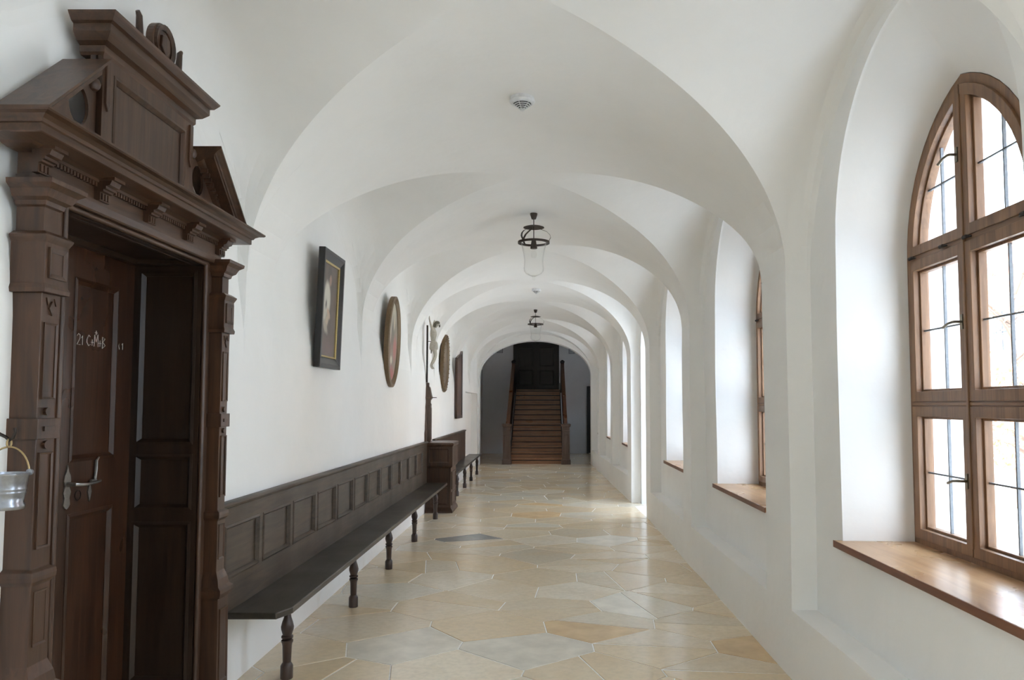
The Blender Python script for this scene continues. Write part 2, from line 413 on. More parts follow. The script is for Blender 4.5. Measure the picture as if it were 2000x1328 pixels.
# bay index -> (opening near, opening far, frame near, frame far) on the window side
BAYS = {}
for b in range(len(PR) - 1):
    A, B = PR[b][1], PR[b + 1][0]
    of = B - .42 if b == 2 else B - .5
    on = of - 1.71
    if b == 6: of = B - .5; on = of - 1.5
    if b == 7: of = B - .45; on = of - 1.65
    if b == 8: of = B - .35; on = of - 1.3
    BAYS[b] = [A, B, on, of, of - .02 - 1.22, of - .02]
PASS = 5
ZSILL, ZFS, ZFA = .86, 2.38, 3.17
FX = .53                                     # depth from pier face to window frame
def right_wall():
    m = MB(); nb, ns = 6, 8
    def face(pts, fs): m.add(pts, fs)
    def X(y, z, d=0): return (XR(y) + d + wob(1.4, y, z, .014) * max(0, min(1, (2.41 - z) / .6)), y, z)
    # base strip and piers
    for b in range(len(PR)):
        if b: 
            A, B = PR[b]
            n = 2
            zz = [0] + [.4 + (2.41 - .4) * i / ns for i in range(ns + 1)]
            for k in range(n):
                ya, yb = lerp(A, B, k / n), lerp(A, B, (k + 1) / n)
                for z0, z1 in zip(zz, zz[1:]): face([X(ya, z0), X(yb, z0), X(yb, z1), X(ya, z1)], [(0, 1, 2, 3)])
    for b, (A, B, on, of, fn, ff) in BAYS.items():
        c, a = (A + B) / 2, (B - A) / 2
        ps = b == PASS
        zb = .0 if ps else .4
        depth = PD
        lun = [(bay_y(b, c, a, cos(PI * i / NA)), ZS + HV * sin(PI * i / NA)) for i in range(NA + 1)]
        lun = [(y, z + wob(XR(y), y, z, .012)) for y, z in lun]
        RL = loop(A, B, zb, ZS, lun, nb, ns)
        if ps: O = loop(A + .12, B - .12, 0, 2.45, arch_pts(A + .12, B - .12, 2.45, 2.95, NA), nb, ns)
        else: O = loop(on, of, ZSILL - .02, 2.5, arch_pts(on, of, 2.5, 3.42 if b < 8 else 3.3, NA), nb, ns)
        if ps: F = loop(A + .2, B - .14, 0, 2.4, arch_pts(A + .2, B - .14, 2.4, 2.85, NA), nb, ns)
        else: F = loop(fn, ff, ZSILL - .02, ZFS, arch_pts(fn, ff, ZFS, ZFA, NA), nb, ns)
        if b == 8: F = loop(of - 1.2, of - .02, ZSILL - .02, ZFS, arch_pts(of - 1.2, of - .02, ZFS, ZFA, NA), nb, ns)
        n = len(RL)
        if not ps:
            for k in range(nb):
                ya, yb = lerp(A, B, k / nb), lerp(A, B, (k + 1) / nb)
                face([X(ya, 0), X(yb, 0), X(yb, .4), X(ya, .4)], [(0, 1, 2, 3)])
        RL2 = [(y, z + (.05 if nb + ns < i < nb + ns + NA else 0)) for i, (y, z) in enumerate(RL)]
        rows = [[X(y, z) for y, z in RL], [X(y, z, depth) for y, z in RL2], [X(y, z, depth) for y, z in O],
                [X(y, z, depth + .02) for y, z in O],
                [(XR(y) + FX, y, z) for y, z in F], [(XR(y) + FX + .30, y, z) for y, z in F]]
        for r in range(len(rows) - 1):
            for i in range(n):
                j = (i + 1) % n
                if r == 0 and nb + ns <= i < nb + ns + NA: continue   # the vault closes the top
                if ps and i < nb and r != 1 and r > 5: continue
                face([rows[r][i], rows[r][j], rows[r + 1][j], rows[r + 1][i]], [(0, 1, 2, 3)])
    pl = MB()
    for A, B in PR[1:-1]: pl.box(XR(B) + .008, XR(A) + .4, A + .008, B - .008, 2.2, 2.50)
    o = m.build('wall_right', 'wall', None, recalc=False, weld=.0006); pl.build('masonry', 'wall', o)
    for p in o.data.polygons: p.use_smooth = True
    bv = o.modifiers.new('soft_plaster_edges', 'BEVEL'); bv.width = .03; bv.segments = 3; bv.limit_method = 'ANGLE'; bv.angle_limit = math.radians(40)
    o.modifiers.new('normals', 'WEIGHTED_NORMAL')
    S1(o, 'white plastered window wall with deep arched recesses', 'wall')
right_wall()

# left wall with the portal recess and a shallow far niche
DY0, DY1, DZ = 2.86, 4.08, 2.34
def left_wall():
    m = MB()
    for b in range(len(PL) - 1):
        A, B = PL[b][1], PL[b + 1][0]; c, a = (A + B) / 2, (B - A) / 2
        ts = [sin(PI / 2 * (2 * k / 48 - 1)) for k in range(49)]
        tab = [(bay_y(b, c, a, t), ZS + HV * math.sqrt(max(0, 1 - t * t)) + .03) for t in ts]
        ys = [p[0] for p in tab[::2]]
        for e in (DY0, DY1, 17.8, 20.9):
            if A < e < B: ys.append(e)
        if b: ys += [PL[b][0], (PL[b][0] + PL[b][1]) / 2]
        ys = sorted(set(ys))
        def top(y):
            if y <= A: return ZS + .04
            for p, q in zip(tab, tab[1:]):
                if p[0] <= y <= q[0]: return lerp(p[1], q[1], (y - p[0]) / max(1e-9, q[0] - p[0]))
            return tab[-1][1]
        def V(y, z, d=0):
            k = 0 if y <= A + .001 or y >= B - .001 else max(0, min(1, (z - 1.95) / .5)); k = k * k * (3 - 2 * k)
            return (XL - d - .05 * k + wob(-1.8, y, z, .006), y, z)
        for y0, y1 in zip(ys, ys[1:]):
            ym = (y0 + y1) / 2
            ZL = [0, .6, 1.2, 1.9, 2.05, 2.2, DZ, 2.38]
            if DY0 < ym < DY1: zz = [DZ, 2.38]
            elif 17.8 < ym < 20.9:
                m.add([V(y0, 0, .16), V(y1, 0, .16), V(y1, 1.9, .16), V(y0, 1.9, .16)], [(0, 1, 2, 3)])
                m.add([V(y0, 1.9, .16), V(y1, 1.9, .16), V(y1, 1.9), V(y0, 1.9)], [(0, 1, 2, 3)])
                zz = [q for q in ZL if q >= 1.9]
            else: zz = ZL
            t0, t1 = top(y0), top(y1)
            for za, zb_ in zip(zz, zz[1:]): m.add([V(y0, za), V(y1, za), V(y1, zb_), V(y0, zb_)], [(0, 1, 2, 3)])
            m.add([V(y0, zz[-1]), V(y1, zz[-1]), V(y1, t1), V(y0, t0)], [(0, 1, 2, 3)])
    for y in (17.8, 20.9):
        m.add([V(y, 0), V(y, 0, .16), V(y, 1.9, .16), V(y, 1.9)], [(0, 1, 2, 3)])
    o = m.build('wall_left', 'wall', None, recalc=False, weld=.0008)
    S1(o, 'long white plastered wall behind the benches and pictures', 'wall')
    # masonry behind the door recess
    k = MB(); k.box(XL - .42, XL - .40, DY0 - .1, DY1 + .1, -.02, DZ + .1)
    k.box(XL - .41, XL, DY1, DY1 + .1, 0, DZ + .1); k.box(XL - .41, XL, DY0 - .1, DY0, 0, DZ + .1); k.box(XL - .41, XL, DY0, DY1, DZ, DZ + .1)
    k.build('masonry', 'wall', o)
left_wall()
def end_walls():
    XE0, XE1 = XL + .0, XR(YEND)
    c, w = (XE0 + XE1) / 2, (XE1 - XE0) / 2
    n = 40
    outer = [(c + (w + .25) * cos(PI * i / n), ZS - .05 + (HV + .25) * sin(PI * i / n)) for i in range(n + 1)]
    inner = [(c + (w - .015) * cos(PI * i / n), 2.38 + .95 * sin(PI * i / n)) for i in range(n + 1)]
    o_ = [(XE1 + .25, 0)] + outer + [(XE0 - .25, 0)]; i_ = [(XE1 - .015, 0)] + inner + [(XE0 + .015, 0)]
    m = MB(); N = len(o_)
    vs = [(u, YEND, v) for u, v in o_] + [(u, YEND, v) for u, v in i_] + [(u, YEND + .4, v) for u, v in i_] + [(u, YEND + .4, v) for u, v in o_]
    m.add(vs, [(r * N + i, r * N + i + 1, (r + 1) * N + i + 1, (r + 1) * N + i) for r in range(3) for i in range(N - 1)])
    o = m.build('wall_end', 'wall', smooth=30)
    S1(o, 'white end wall with round arch opening onto the stair', 'wall')
    # stair hall
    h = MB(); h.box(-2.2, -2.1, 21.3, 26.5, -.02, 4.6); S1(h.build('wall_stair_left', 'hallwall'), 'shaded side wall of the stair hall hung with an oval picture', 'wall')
    h = MB(); h.box(2.2, 2.3, 21.3, 23.4, -.02, 4.6); h.box(2.2, 2.3, 24.1, 26.5, -.02, 4.6); h.box(2.2, 2.3, 23.4, 24.1, -.02, 1.7); h.box(2.2, 2.3, 23.4, 24.1, 2.6, 4.6); S1(h.build('wall_stair_right', 'hallwall'), 'shaded side wall of the stair hall by the narrow door', 'wall')  # boxes leave an unseen opening, added to brighten the hall
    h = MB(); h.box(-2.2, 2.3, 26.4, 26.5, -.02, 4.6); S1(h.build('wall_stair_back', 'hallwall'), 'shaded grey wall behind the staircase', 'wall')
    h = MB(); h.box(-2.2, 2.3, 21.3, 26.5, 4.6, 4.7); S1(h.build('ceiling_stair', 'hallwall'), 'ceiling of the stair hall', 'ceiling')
    h = MB(); h.box(-2.2, XE0 - .2, 21.3, 21.69, 0, 4.6); h.box(XE1 + .2, 2.3, 21.3, 21.69, 0, 4.6); h.box(-2.2, 2.3, 21.3, 21.69, 3.68, 4.6)
    h.build('masonry', 'wall', o)
    l = bpy.data.lights.new('sky_portal', 'AREA'); l.shape = 'RECTANGLE'; l.size = .9; l.size_y = 1.3; l.cycles.is_portal = True
    lo = bpy.data.objects.new('sky_portal', l); C.objects.link(lo); lo.location = (2.31, 23.65, 2.15); lo.rotation_euler = Vector((-1, 0, 0)).to_track_quat('-Z', 'Y').to_euler()
    # outer masonry and roof: they keep the sky out of the cavities behind the plaster
    h = MB(); h.box(-2.5, -2.32, -4.2, 26.6, -.3, 4.9); h.box(-2.5, 1.9, -4.2, 21.5, 3.78, 3.9)
    for b in range(len(PR) - 1):
        A, B, on, of, fn, ff = BAYS[b]
        if b == PASS: fn, ff = A + .2, B - .14
        if b == 8: fn, ff = of - 1.2, of - .02
        nx = BAYS[b + 1][4] if b < 8 else 21.5
        if b + 1 == PASS: nx = BAYS[b + 1][0] + .2
        if b == 7: nx = BAYS[8][3] - 1.2
        x = XR((fn + ff) / 2) + FX
        h.box(x + .2, x + .285, ff + .01, nx - .01, -.3, 3.9); h.box(x + .2, x + .285, fn - .01, ff + .01, 3.22, 3.9); h.box(1.4, x + .285, fn - .3, nx, 3.72, 3.9)
    h.build('masonry', 'facade', o)
    h = MB(); h.box(-2.1, 2.1, -4.1, -3.9, -.02, 3.8); S1(h.build('wall_rear', 'wall'), 'white end wall behind the viewer', 'wall')
end_walls()

# ------------------------------------------------------------------ floor of irregular stones
def clip(poly, a, b, c):
    out = []; n = len(poly)
    for i in range(n):
        p, q = poly[i], poly[(i + 1) % n]; dp, dq = a * p[0] + b * p[1] - c, a * q[0] + b * q[1] - c
        if dp <= 0: out.append(p)
        if (dp < 0 < dq) or (dq < 0 < dp):
            t = dp / (dp - dq); out.append((p[0] + (q[0] - p[0]) * t, p[1] + (q[1] - p[1]) * t))
    return out
def floor():
    f = MB(); f.box(-2.2, 2.3, -4, 26.5, -.08, -.0035)
    fo = f.build('floor', 'mortar'); S1(fo, 'polished floor of irregular cream and tan limestone slabs', 'floor')
    px_, py_ = .78, .53; pts = []
    j = 0; y = -4.2
    while y < 26.9:
        x = -2.4 + (px_ / 2 if j % 2 else 0)
        while x < 2.7:
            pts.append((x + R.uniform(-.15, .15), y + R.uniform(-.12, .12))); x += px_
        y += py_; j += 1
    cells = []
    for i, p in enumerate(pts):
        poly = [(p[0] - 1.4, p[1] - 1.4), (p[0] + 1.4, p[1] - 1.4), (p[0] + 1.4, p[1] + 1.4), (p[0] - 1.4, p[1] + 1.4)]
        for k, q in enumerate(pts):
            if k == i or abs(q[0] - p[0]) > 2 or abs(q[1] - p[1]) > 2: continue
            dx, dy = q[0] - p[0], q[1] - p[1]
            poly = clip(poly, dx, dy, dx * (p[0] + q[0]) / 2 + dy * (p[1] + q[1]) / 2)
            if not poly: break
        if len(poly) < 3: continue
        if R.random() < .60:                # some slabs are two pieces, cut into lozenges
            a = R.uniform(-.5, .5) + (PI / 2 if R.random() < .65 else 0); nx, ny = cos(a), sin(a)
            cc = nx * (p[0] + R.uniform(-.06, .06)) + ny * (p[1] + R.uniform(-.05, .05))
            cells += [clip(poly, nx, ny, cc), clip(poly, -nx, -ny, -cc)]
        else: cells.append(poly)
    special = [((-1.14, 9.5), 'stone_dark'), ((.117, 12.98), 'stone_orange'), ((-.43, 11.9), 'stone_orange'), ((.47, 5.85), 'stone_orange'), ((1.36, 5.6), 'stone_orange'),
               ((-1.0, 5.3), 'stone_blue'), ((-.1, 5.0), 'stone_blue'), ((.75, 6.3), 'stone_white'), ((1.0, 9.6), 'stone_white')]
    good = []; rest = []
    for poly in cells:
        for a, b, c in ((1, 0, 2.2), (-1, 0, 2.1), (0, 1, 26.4), (0, -1, 4)): poly = clip(poly, a, b, c) if poly else poly
        if len(poly) < 3: continue
        ar = abs(sum(poly[i][0] * poly[(i + 1) % len(poly)][1] - poly[(i + 1) % len(poly)][0] * poly[i][1] for i in range(len(poly)))) / 2
        if ar < .006: continue
        # drop near-duplicate corners
        q = [poly[0]]
        for p in poly[1:]:
            if math.hypot(p[0] - q[-1][0], p[1] - q[-1][1]) > .02: q.append(p)
        if math.hypot(q[0][0] - q[-1][0], q[0][1] - q[-1][1]) < .02: q.pop()
        if len(q) < 3: continue
        cx = sum(p[0] for p in q) / len(q); cy = sum(p[1] for p in q) / len(q)
        inside = 4.1 < cy < 21.6 and cx > -1.85 and max(p[0] for p in q) > -1.75 and min(p[0] for p in q) < XR(cy) + (.5 if 11.4 < cy < 13.1 else 0)
        (good if inside else rest).append((cx, cy, q))
    good.sort(key=lambda t: t[1])
    rest += good[300:]; good = good[:300]
    rm = MB()
    def slab(mb, cx, cy, q, dx=0, dy=0):
        tx, ty = R.uniform(-.0022, .0022), R.uniform(-.0022, .0022); h = R.uniform(-.0006, .0006)
        try: a = inset(q, .0045); b = inset(q, .0075)
        except Exception: return False
        n = len(q); Z = lambda p: h + tx * (p[0] - cx) + ty * (p[1] - cy)
        vs = [(p[0] - dx, p[1] - dy, -.02) for p in a] + [(p[0] - dx, p[1] - dy, Z(p) - .0022) for p in a] + [(p[0] - dx, p[1] - dy, Z(p)) for p in b]
        fs = [tuple(range(2 * n, 3 * n))] + [(r * n + i, r * n + (i + 1) % n, (r + 1) * n + (i + 1) % n, (r + 1) * n + i) for r in range(2) for i in range(n)]
        mb.add(vs, fs); return True
    for cx, cy, q in good:
        mb = MB(); slab(mb, cx, cy, q, cx, cy); mat = 'stone'
        for (sx, sy), mm in special:
            if all((q[(i + 1) % len(q)][0] - q[i][0]) * (sy - q[i][1]) - (q[(i + 1) % len(q)][1] - q[i][1]) * (sx - q[i][0]) >= 0 for i in range(len(q))): mat = mm
        mb.build('floor_stone', mat, fo, loc=(cx, cy, 0))
    for cx, cy, q in rest: slab(rm, cx, cy, q)
    tag(rm.build('distant_stones', 'stone', fo), kind='stuff')
floor()

# ------------------------------------------------------------------ windows
def seg_in(poly, horiz, val):
    """interval of a convex polygon along a line"""
    out = []; n = len(poly)
    for i in range(n):
        p, q = poly[i], poly[(i + 1) % n]
        a, b = (p[1], q[1]) if horiz else (p[0], q[0])
        if (a - val) * (b - val) < 0:
            t = (val - a) / (b - a); out.append(lerp(p[0], q[0], t) if horiz else lerp(p[1], q[1], t))
    return (min(out), max(out)) if len(out) >= 2 else None
def make_window(idx, b, label):
    A, B, on, of, fn, ff = BAYS[b]
    if b == 8: fn, ff = of - 1.2, of - .02
    x = XR((fn + ff) / 2) + FX; w = struct('window_%d' % idx, label); w['category'] = 'window'
    w.location = (x, (fn + ff) / 2, ZSILL); org = Vector(w.location)
    def put(mb, name, mat, par, **k):
        mb.v = [tuple(Vector(v) - org) for v in mb.v]; return mb.build(name, mat, par, **k)
    L = arch_pts(fn + .003, ff - .003, ZFS, ZFA - .003, 24)
    out = [(fn + .003, ZSILL + .0), (ff - .003, ZSILL + .0)] + L
    m = MB(); m.ring(out, inset(out, .05), YZ, x + .0, x + .09); put(m, 'outer_frame', 'larch', w)
    yc = (fn + ff) / 2
    m = MB(); m.box(x - .006, x + .09, fn + .05, ff - .05, 1.585, 1.625); m.box(x - .012, x + .02, fn + .04, ff - .04, 1.597, 1.613)
    put(m, 'transom', 'larchh', w, bevel=.003)
    m = MB(); m.box(x - .006, x + .09, fn + .05, ff - .05, 2.355, 2.395); put(m, 'transom', 'larchh', w, bevel=.003)
    m = MB(); m.box(x + .002, x + .09, yc - .012, yc + .012, ZSILL + .05, ZFA - .06); m.box(x - .02, x + .01, yc - .010, yc + .010, ZSILL + .08, ZFA - .1)
    put(m, 'mullion', 'larch', w, bevel=.003)
    arch_in = inset(out, .042)
    rows = [(ZSILL + .042, 1.592, 0), (1.618, 2.362, 0), (2.388, ZFA, 1)]
    for (z0, z1, top) in rows:
        for side in (0, 1):
            ya, yb = (fn + .045, yc - .004) if side == 0 else (yc + .004, ff - .045)
            if not top: cell = rect(ya, yb, z0, z1)
            else:
                cell = arch_in[:]
                for a_, b_, c_ in ((0, -1, -z0), ((-1, 0, -(yc + .004)) if side else (1, 0, yc - .004))): cell = clip(cell, a_, b_, c_)
                q = [cell[0]]
                for p in cell[1:]:
                    if math.hypot(p[0] - q[-1][0], p[1] - q[-1][1]) > .004: q.append(p)
                if math.hypot(q[0][0] - q[-1][0], q[0][1] - q[-1][1]) < .004: q.pop()
                cell = q
            m = MB(); i1 = inset(cell, .052); i2 = inset(cell, .064)
            m.ring(cell, i1, YZ, x - .014, x + .06); m.ring(i1, i2, YZ, x + .018, x + .058)
            sash = put(m, 'sash', 'larch', w, bevel=.0025)
            g = MB(); g.prism(inset(cell, .058), YZ, x + .038, x + .042); put(g, 'pane', 'pane', sash)
            g = MB(); vy = [p[0] for p in i2]; vz = [p[1] for p in i2]
            ym = (min(vy) + max(vy)) / 2
            zm = (min(vz) + max(vz)) / 2 if not top else z0 + .33
            s_ = seg_in(i2, False, ym); g.box(x + .030, x + .044, ym - .0045, ym + .0045, s_[0], s_[1])
            s_ = seg_in(i2, True, zm); g.box(x + .031, x + .043, s_[0], s_[1], zm - .004, zm + .004)
            put(g, 'glazing_bar', 'lead', sash)
            if side == 1:                   # catch on the meeting stile
                zh = (z0 + z1) / 2 if not top else z0 + .40
                h = MB(); y0 = yc + .028
                h.box(x - .020, x - .013, y0 - .009, y0 + .009, zh - .035, zh + .035)
                h.tube([(x - .018, y0, zh), (x - .05, y0, zh), (x - .056, y0 + .01, zh), (x - .058, y0 + .05, zh - .004), (x - .056, y0 + .10, zh - .018)], [.007, .007, .0065, .006, .0075], 8)
                put(h, 'window_handle', 'handle', sash, smooth=True)
    for z in (1.605, 2.375):
        for yy in (fn + .12, yc - .04, yc + .18, ff - .1)[0:4]:
            if z < 2: continue
            h = MB(); h.tube([(x - .016, yy - .035, z), (x - .024, yy - .01, z + .004), (x - .024, yy + .02, z + .004), (x - .016, yy + .04, z)], [.003, .009, .009, .003], 6)
            put(h, 'catch', 'iron', w)
    # sill board
    xs = XR((on + of) / 2) + PD - .035
    poly = [(xs, on - .03), (xs, of + .03), (XR(of) + PD, of + .025), (x + .01, ff + .0), (x + .01, fn), (XR(on) + PD, on - .025)]
    m = MB(); m.prism(poly, lambda u, v, w_: (u, v, w_), ZSILL - .022, ZSILL + .012); so = put(m, 'sill', 'sill', w, bevel=.004)
    m = MB(); m.box(xs - .004, xs + .001, on - .031, of + .031, ZSILL - .024, ZSILL + .0125); put(m, 'sill_edge', 'silledge', so, bevel=.002)
    return w
wl = ['near pointed-arch larch window cut off by the picture edge, sill in full view',
      'second pointed-arch window along the wall, half hidden by a white pier',
      'third window along the wall, only its sill tip showing past the pier',
      'arched window just beyond the passage, its sill a short wedge',
      'far arched window seen as a bright sliver beyond two piers', 'last window before the stair hall, almost hidden in its reveal']
for i, b in enumerate([2, 3, 4, 6, 7, 8]): make_window(i + 1, b, wl[i])
# glazed door closing the passage opening
def passage_door():
    A, B = BAYS[PASS][:2]; y0, y1 = A + .2, B - .14; x = XR(12.3) + FX + .02
    d = struct('door_4', 'glazed garden door at the back of the tall passage recess'); d['category'] = 'door'
    out = [(y0, 0.0), (y1, 0.0)] + arch_pts(y0, y1, 2.4, 2.85, 24)
    m = MB(); m.ring(out, inset(out, .07), YZ, x, x + .07); m.box(x, x + .06, y0 + .05, y1 - .05, .0, .22); m.box(x, x + .06, y0 + .05, y1 - .05, 1.0, 1.06)
    m.box(x, x + .06, (y0 + y1) / 2 - .03, (y0 + y1) / 2 + .03, .0, 2.8); m.build('door_frame', 'larch', d)
    m = MB(); m.prism(inset(out, .06), YZ, x + .03, x + .034); m.build('pane', 'pane', d)
passage_door()
# daylight portals: guides for sampling the sky through the openings, they add no light
for b, (A, B, on, of, fn, ff) in BAYS.items():
    l = bpy.data.lights.new('sky_portal', 'AREA'); l.shape = 'RECTANGLE'; l.size = ff - fn + .1; l.size_y = 2.5
    l.cycles.is_portal = True
    o = bpy.data.objects.new('sky_portal', l); C.objects.link(o)
    o.location = (XR(12 if b == PASS else (fn + ff) / 2) + FX + .28, (fn + ff) / 2, 2.0 if b != PASS else 1.5)
    if b == PASS: l.size_y = 3.0
    o.rotation_euler = (PI / 2, 0, PI / 2)   # shines towards -X
    o.rotation_euler = Vector((-1, 0, 0)).to_track_quat('-Z', 'Y').to_euler()

# ------------------------------------------------------------------ carved portal round the door
def portal():
    t = thing('door_portal', 'carved dark brown wooden portal with broken pediment around the doorway', 'portal', (XL, 3.47, 0))
    org = Vector(t.location)
    def put(mb, name, mat='oak', par=t, **k):
        if k.pop('up', 0): mb.v = [(x, y - .07, z if z < 2.385 else 2.385 + (z - 2.385) * .83) for x, y, z in mb.v]
        mb.v = [tuple(Vector(v) - org) for v in mb.v]
        return mb.build(name, mat, par, **k)
    W0 = XL - .004
    XF = -1.76                              # flat frame face
    for (a, b) in ((DY0 - .045, DY0 + .0), (DY1 - .0, DY1 + .045)):
        m = MB(); m.box(W0 - .3, XF, a, b, 0, DZ + .03); put(m, 'door_lining', 'oak', bevel=.004)
    m = MB(); m.box(W0 - .3, XF, DY0, DY1, DZ, DZ + .04); put(m, 'door_lining', 'oakh', bevel=.004)
    for y in (DY0 + .008, DY1 - .008):      # round bead along the opening
        m = MB(); m.tube([(XF, y, 0), (XF, y, DZ)], .012, 10); put(m, 'bead', 'oak', smooth=True)
    m = MB(); m.tube([(XF, DY0, DZ - .01), (XF, DY1, DZ - .01)], .012, 10); put(m, 'bead', 'oakh', smooth=True)
    # pilasters
    for (a, b, far) in ((2.66, 2.765, 0), (4.155, 4.255, 1)):
        xf = -1.70
        m = MB(); m.tiers([(.035, 0), (.035, .10), (.022, .125), (.018, .60), (.022, .61)], xf, a, b, W0)
        ped = put(m, 'pedestal', 'oak')
        g = MB(); g.ring(rect(a - .0, b + .0, .18, .55), inset(rect(a - .0, b + .0, .18, .55), .012), YZ, xf + .01, xf + .026, xf + .019); put(g, 'pedestal_panel', 'oak', ped)
        m = MB(); m.tiers([(.03, .61), (.036, .63), (.036, .65), (.02, .665), (.014, .70), (0, .74)], xf, a, b, W0); put(m, 'base_moulding', 'oak')
        m = MB(); m.tiers([(0, .72), (0, 1.0), (.012, 1.015), (.014, 1.03), (.012, 1.045), (-.004, 1.055), (-.004, 1.49)], xf, a, b, W0)
        m.tiers([(.008, 1.485), (.008, 1.555)], xf, a, b, W0)
        m.tiers([(-.004, 1.55), (.0, 1.98)], xf, a, b, W0)
        sh = put(m, 'pilaster', 'oak', bevel=.0025)
        g = MB()                             # carved strapwork, diamonds and grooves
        c = (a + b) / 2
        g.prism([(c - .016, 1.93), (c, 1.905), (c + .016, 1.93), (c, 1.955)], YZ, xf - .004, xf + .005)
        g.prism([(c - .03, 1.965), (c - .022, 1.94), (c - .012, 1.965)], YZ, xf - .004, xf + .004)
        g.prism([(c + .012, 1.965), (c + .022, 1.94), (c + .03, 1.965)], YZ, xf - .004, xf + .004)
        for (z0, z1) in ((1.62, 1.88), (1.12, 1.44), (.80, .98)):
            r0 = rect(a + .016, b - .016, z0, z1); g.ring(r0, inset(r0, .007), YZ, xf - .006, xf + .004, xf + .001)
        g.prism(rect(a + .022, b - .022, 1.512, 1.528), YZ, xf, xf + .013)
        for z in (1.465, 1.578):
            g.prism([(c + .018 * cos(q * PI / 6), z + .014 * sin(q * PI / 6)) for q in range(12)], YZ, xf - .004, xf + .006)
        put(g, 'carving', 'oak', sh)
        m = MB(); m.tiers([(.018, 1.98), (.02, 1.995), (.014, 2.01), (.014, 2.15), (.022, 2.165), (.026, 2.175), (.004, 2.19)], xf, a, b, W0); blk = put(m, 'die', 'oak', bevel=.002)
        g = MB(); r0 = rect(a + .004, b - .004, 2.03, 2.135); g.ring(r0, inset(r0, .016), YZ, xf + .01, xf + .021, xf + .016); put(g, 'die_panel', 'oak', blk)
        m = MB(); m.tiers([(-.01, 2.18), (-.01, 2.275), (.0, 2.28), (.004, 2.295), (.018, 2.305), (.03, 2.33), (.05, 2.345), (.052, 2.36)], xf, a, b, W0)
        put(m, 'capital', 'oak')
    # strips of flat frame between pilaster and lining
    for a, b in ((2.68, 2.86), (4.08, 4.245)):
        m = MB(); m.box(W0, -1.768, a, b, 0, 2.36); put(m, 'back_board', 'oak')
    # entablature
    m = MB(); m.tiers([(0, 2.34), (.006, 2.345), (.012, 2.37), (.012, 2.385), (0, 2.39)], -1.735, 2.74, 4.23, W0); put(m, 'architrave', 'oakh', up=1)
    m = MB(); m.tiers([(0, 2.385), (0, 2.50)], -1.735, 2.735, 4.235, W0); put(m, 'frieze', 'oakh', up=1)
    for k in range(5):
        y = lerp(2.735, 4.225, k / 4); w = .034
        pr = [(-1.735, 2.385), (-1.712, 2.385), (-1.712, 2.425), (-1.700, 2.428), (-1.700, 2.437), (-1.690, 2.44), (-1.690, 2.452), (-1.675, 2.457), (-1.668, 2.475), (-1.668, 2.49), (-1.735, 2.49)]
        m = MB(); m.prism(pr, XZ, y - w, y + w); br = put(m, 'bracket', 'oak', up=1)
        g = MB()
        for q in (-1, 0, 1): g.box(-1.713, -1.706, y + q * .02 - .006, y + q * .02 + .006, 2.39, 2.42)
        put(g, 'fluting', 'oak', br, up=1)
        g = MB(); g.box(-1.735, -1.655, y - w - .004, y + w + .004, 2.478, 2.492); put(g, 'bracket_cap', 'oakh', br, up=1)
    g = MB()
    y = 2.74
    while y < 4.23:
        g.box(-1.736, -1.722, y, y + .012, 2.448, 2.468); y += .020
    g.box(-1.736, -1.716, 2.735, 4.235, 2.468, 2.484)
    tag(put(g, 'dentil_course', 'oakh', up=1), kind='stuff')
    CO = [(.0, 2.478), (.03, 2.484), (.045, 2.49), (.115, 2.494), (.12, 2.497), (.12, 2.527), (.128, 2.530), (.134, 2.542), (.15, 2.553), (.17, 2.558), (.176, 2.563), (.176, 2.572)]
    m = MB(); m.tiers(CO, -1.735, 2.68, 4.26, W0); put(m, 'cornice', 'oakh', up=1)
    # attic
    ya, yb = 3.0, 3.785; za, zb = 2.535, 2.98
    xa = -1.715
    m = MB(); m.box(W0, xa - .02, ya + .12, yb - .12, za, zb); m.box(xa - .05, xa - .02, ya, yb, za, zb); put(m, 'attic_body', 'oak')
    fr = MB()
    panelled(t, 'attic_front', 'oak', lambda u, v, w: (w - org.x, u - org.y, v), (ya, yb, za, zb), [(3.085, 3.70, 2.56, 2.90)], xa - .03, xa, xa - .014, .026)
    m = MB(); m.tiers([(0, 2.955), (.008, 2.965), (.008, 2.99), (.03, 3.0), (.05, 3.02), (.055, 3.026), (.055, 3.055), (.07, 3.06), (.088, 3.082), (.092, 3.09)], xa, ya, yb, W0); put(m, 'attic_cornice', 'oakh')
    for y in (ya + .03, yb - .03):
        m = MB(); m.prism([(y - .016, 2.945), (y - .016, 2.77), (y, 2.74), (y + .016, 2.77), (y + .016, 2.945)], YZ, xa - .01, xa + .009); put(m, 'pendant_strip', 'oak', bevel=.002)
    # crest: cartouche with scrolls
    xc0, xc1 = -1.735, -1.70; yc = 3.44; zc = 3.09
    def arc(cy, cz, r, a0, a1, n): return [(cy + r * cos(lerp(a0, a1, i / n)), cz + r * sin(lerp(a0, a1, i / n))) for i in range(n + 1)]
    m = MB()
    outl = [(yc - .115, zc)] + [(yc - .105, zc + .035), (yc - .085, zc + .055)] + arc(yc, zc + .105, .095, PI + .2, -.2, 18) + [(yc + .085, zc + .055), (yc + .105, zc + .035), (yc + .115, zc)]
    m.prism(outl, YZ, xc0, xc1); cr = put(m, 'crest', 'oak', bevel=.004)
    m = MB(); o1 = arc(yc, zc + .105, .088, 0, 2 * PI * 23 / 24, 23); i1 = arc(yc, zc + .105, .066, 0, 2 * PI * 23 / 24, 23); m.ring(o1, i1, YZ, xc1 - .003, xc1 + .014, xc1 + .006); put(m, 'cartouche_rim', 'oak', cr)
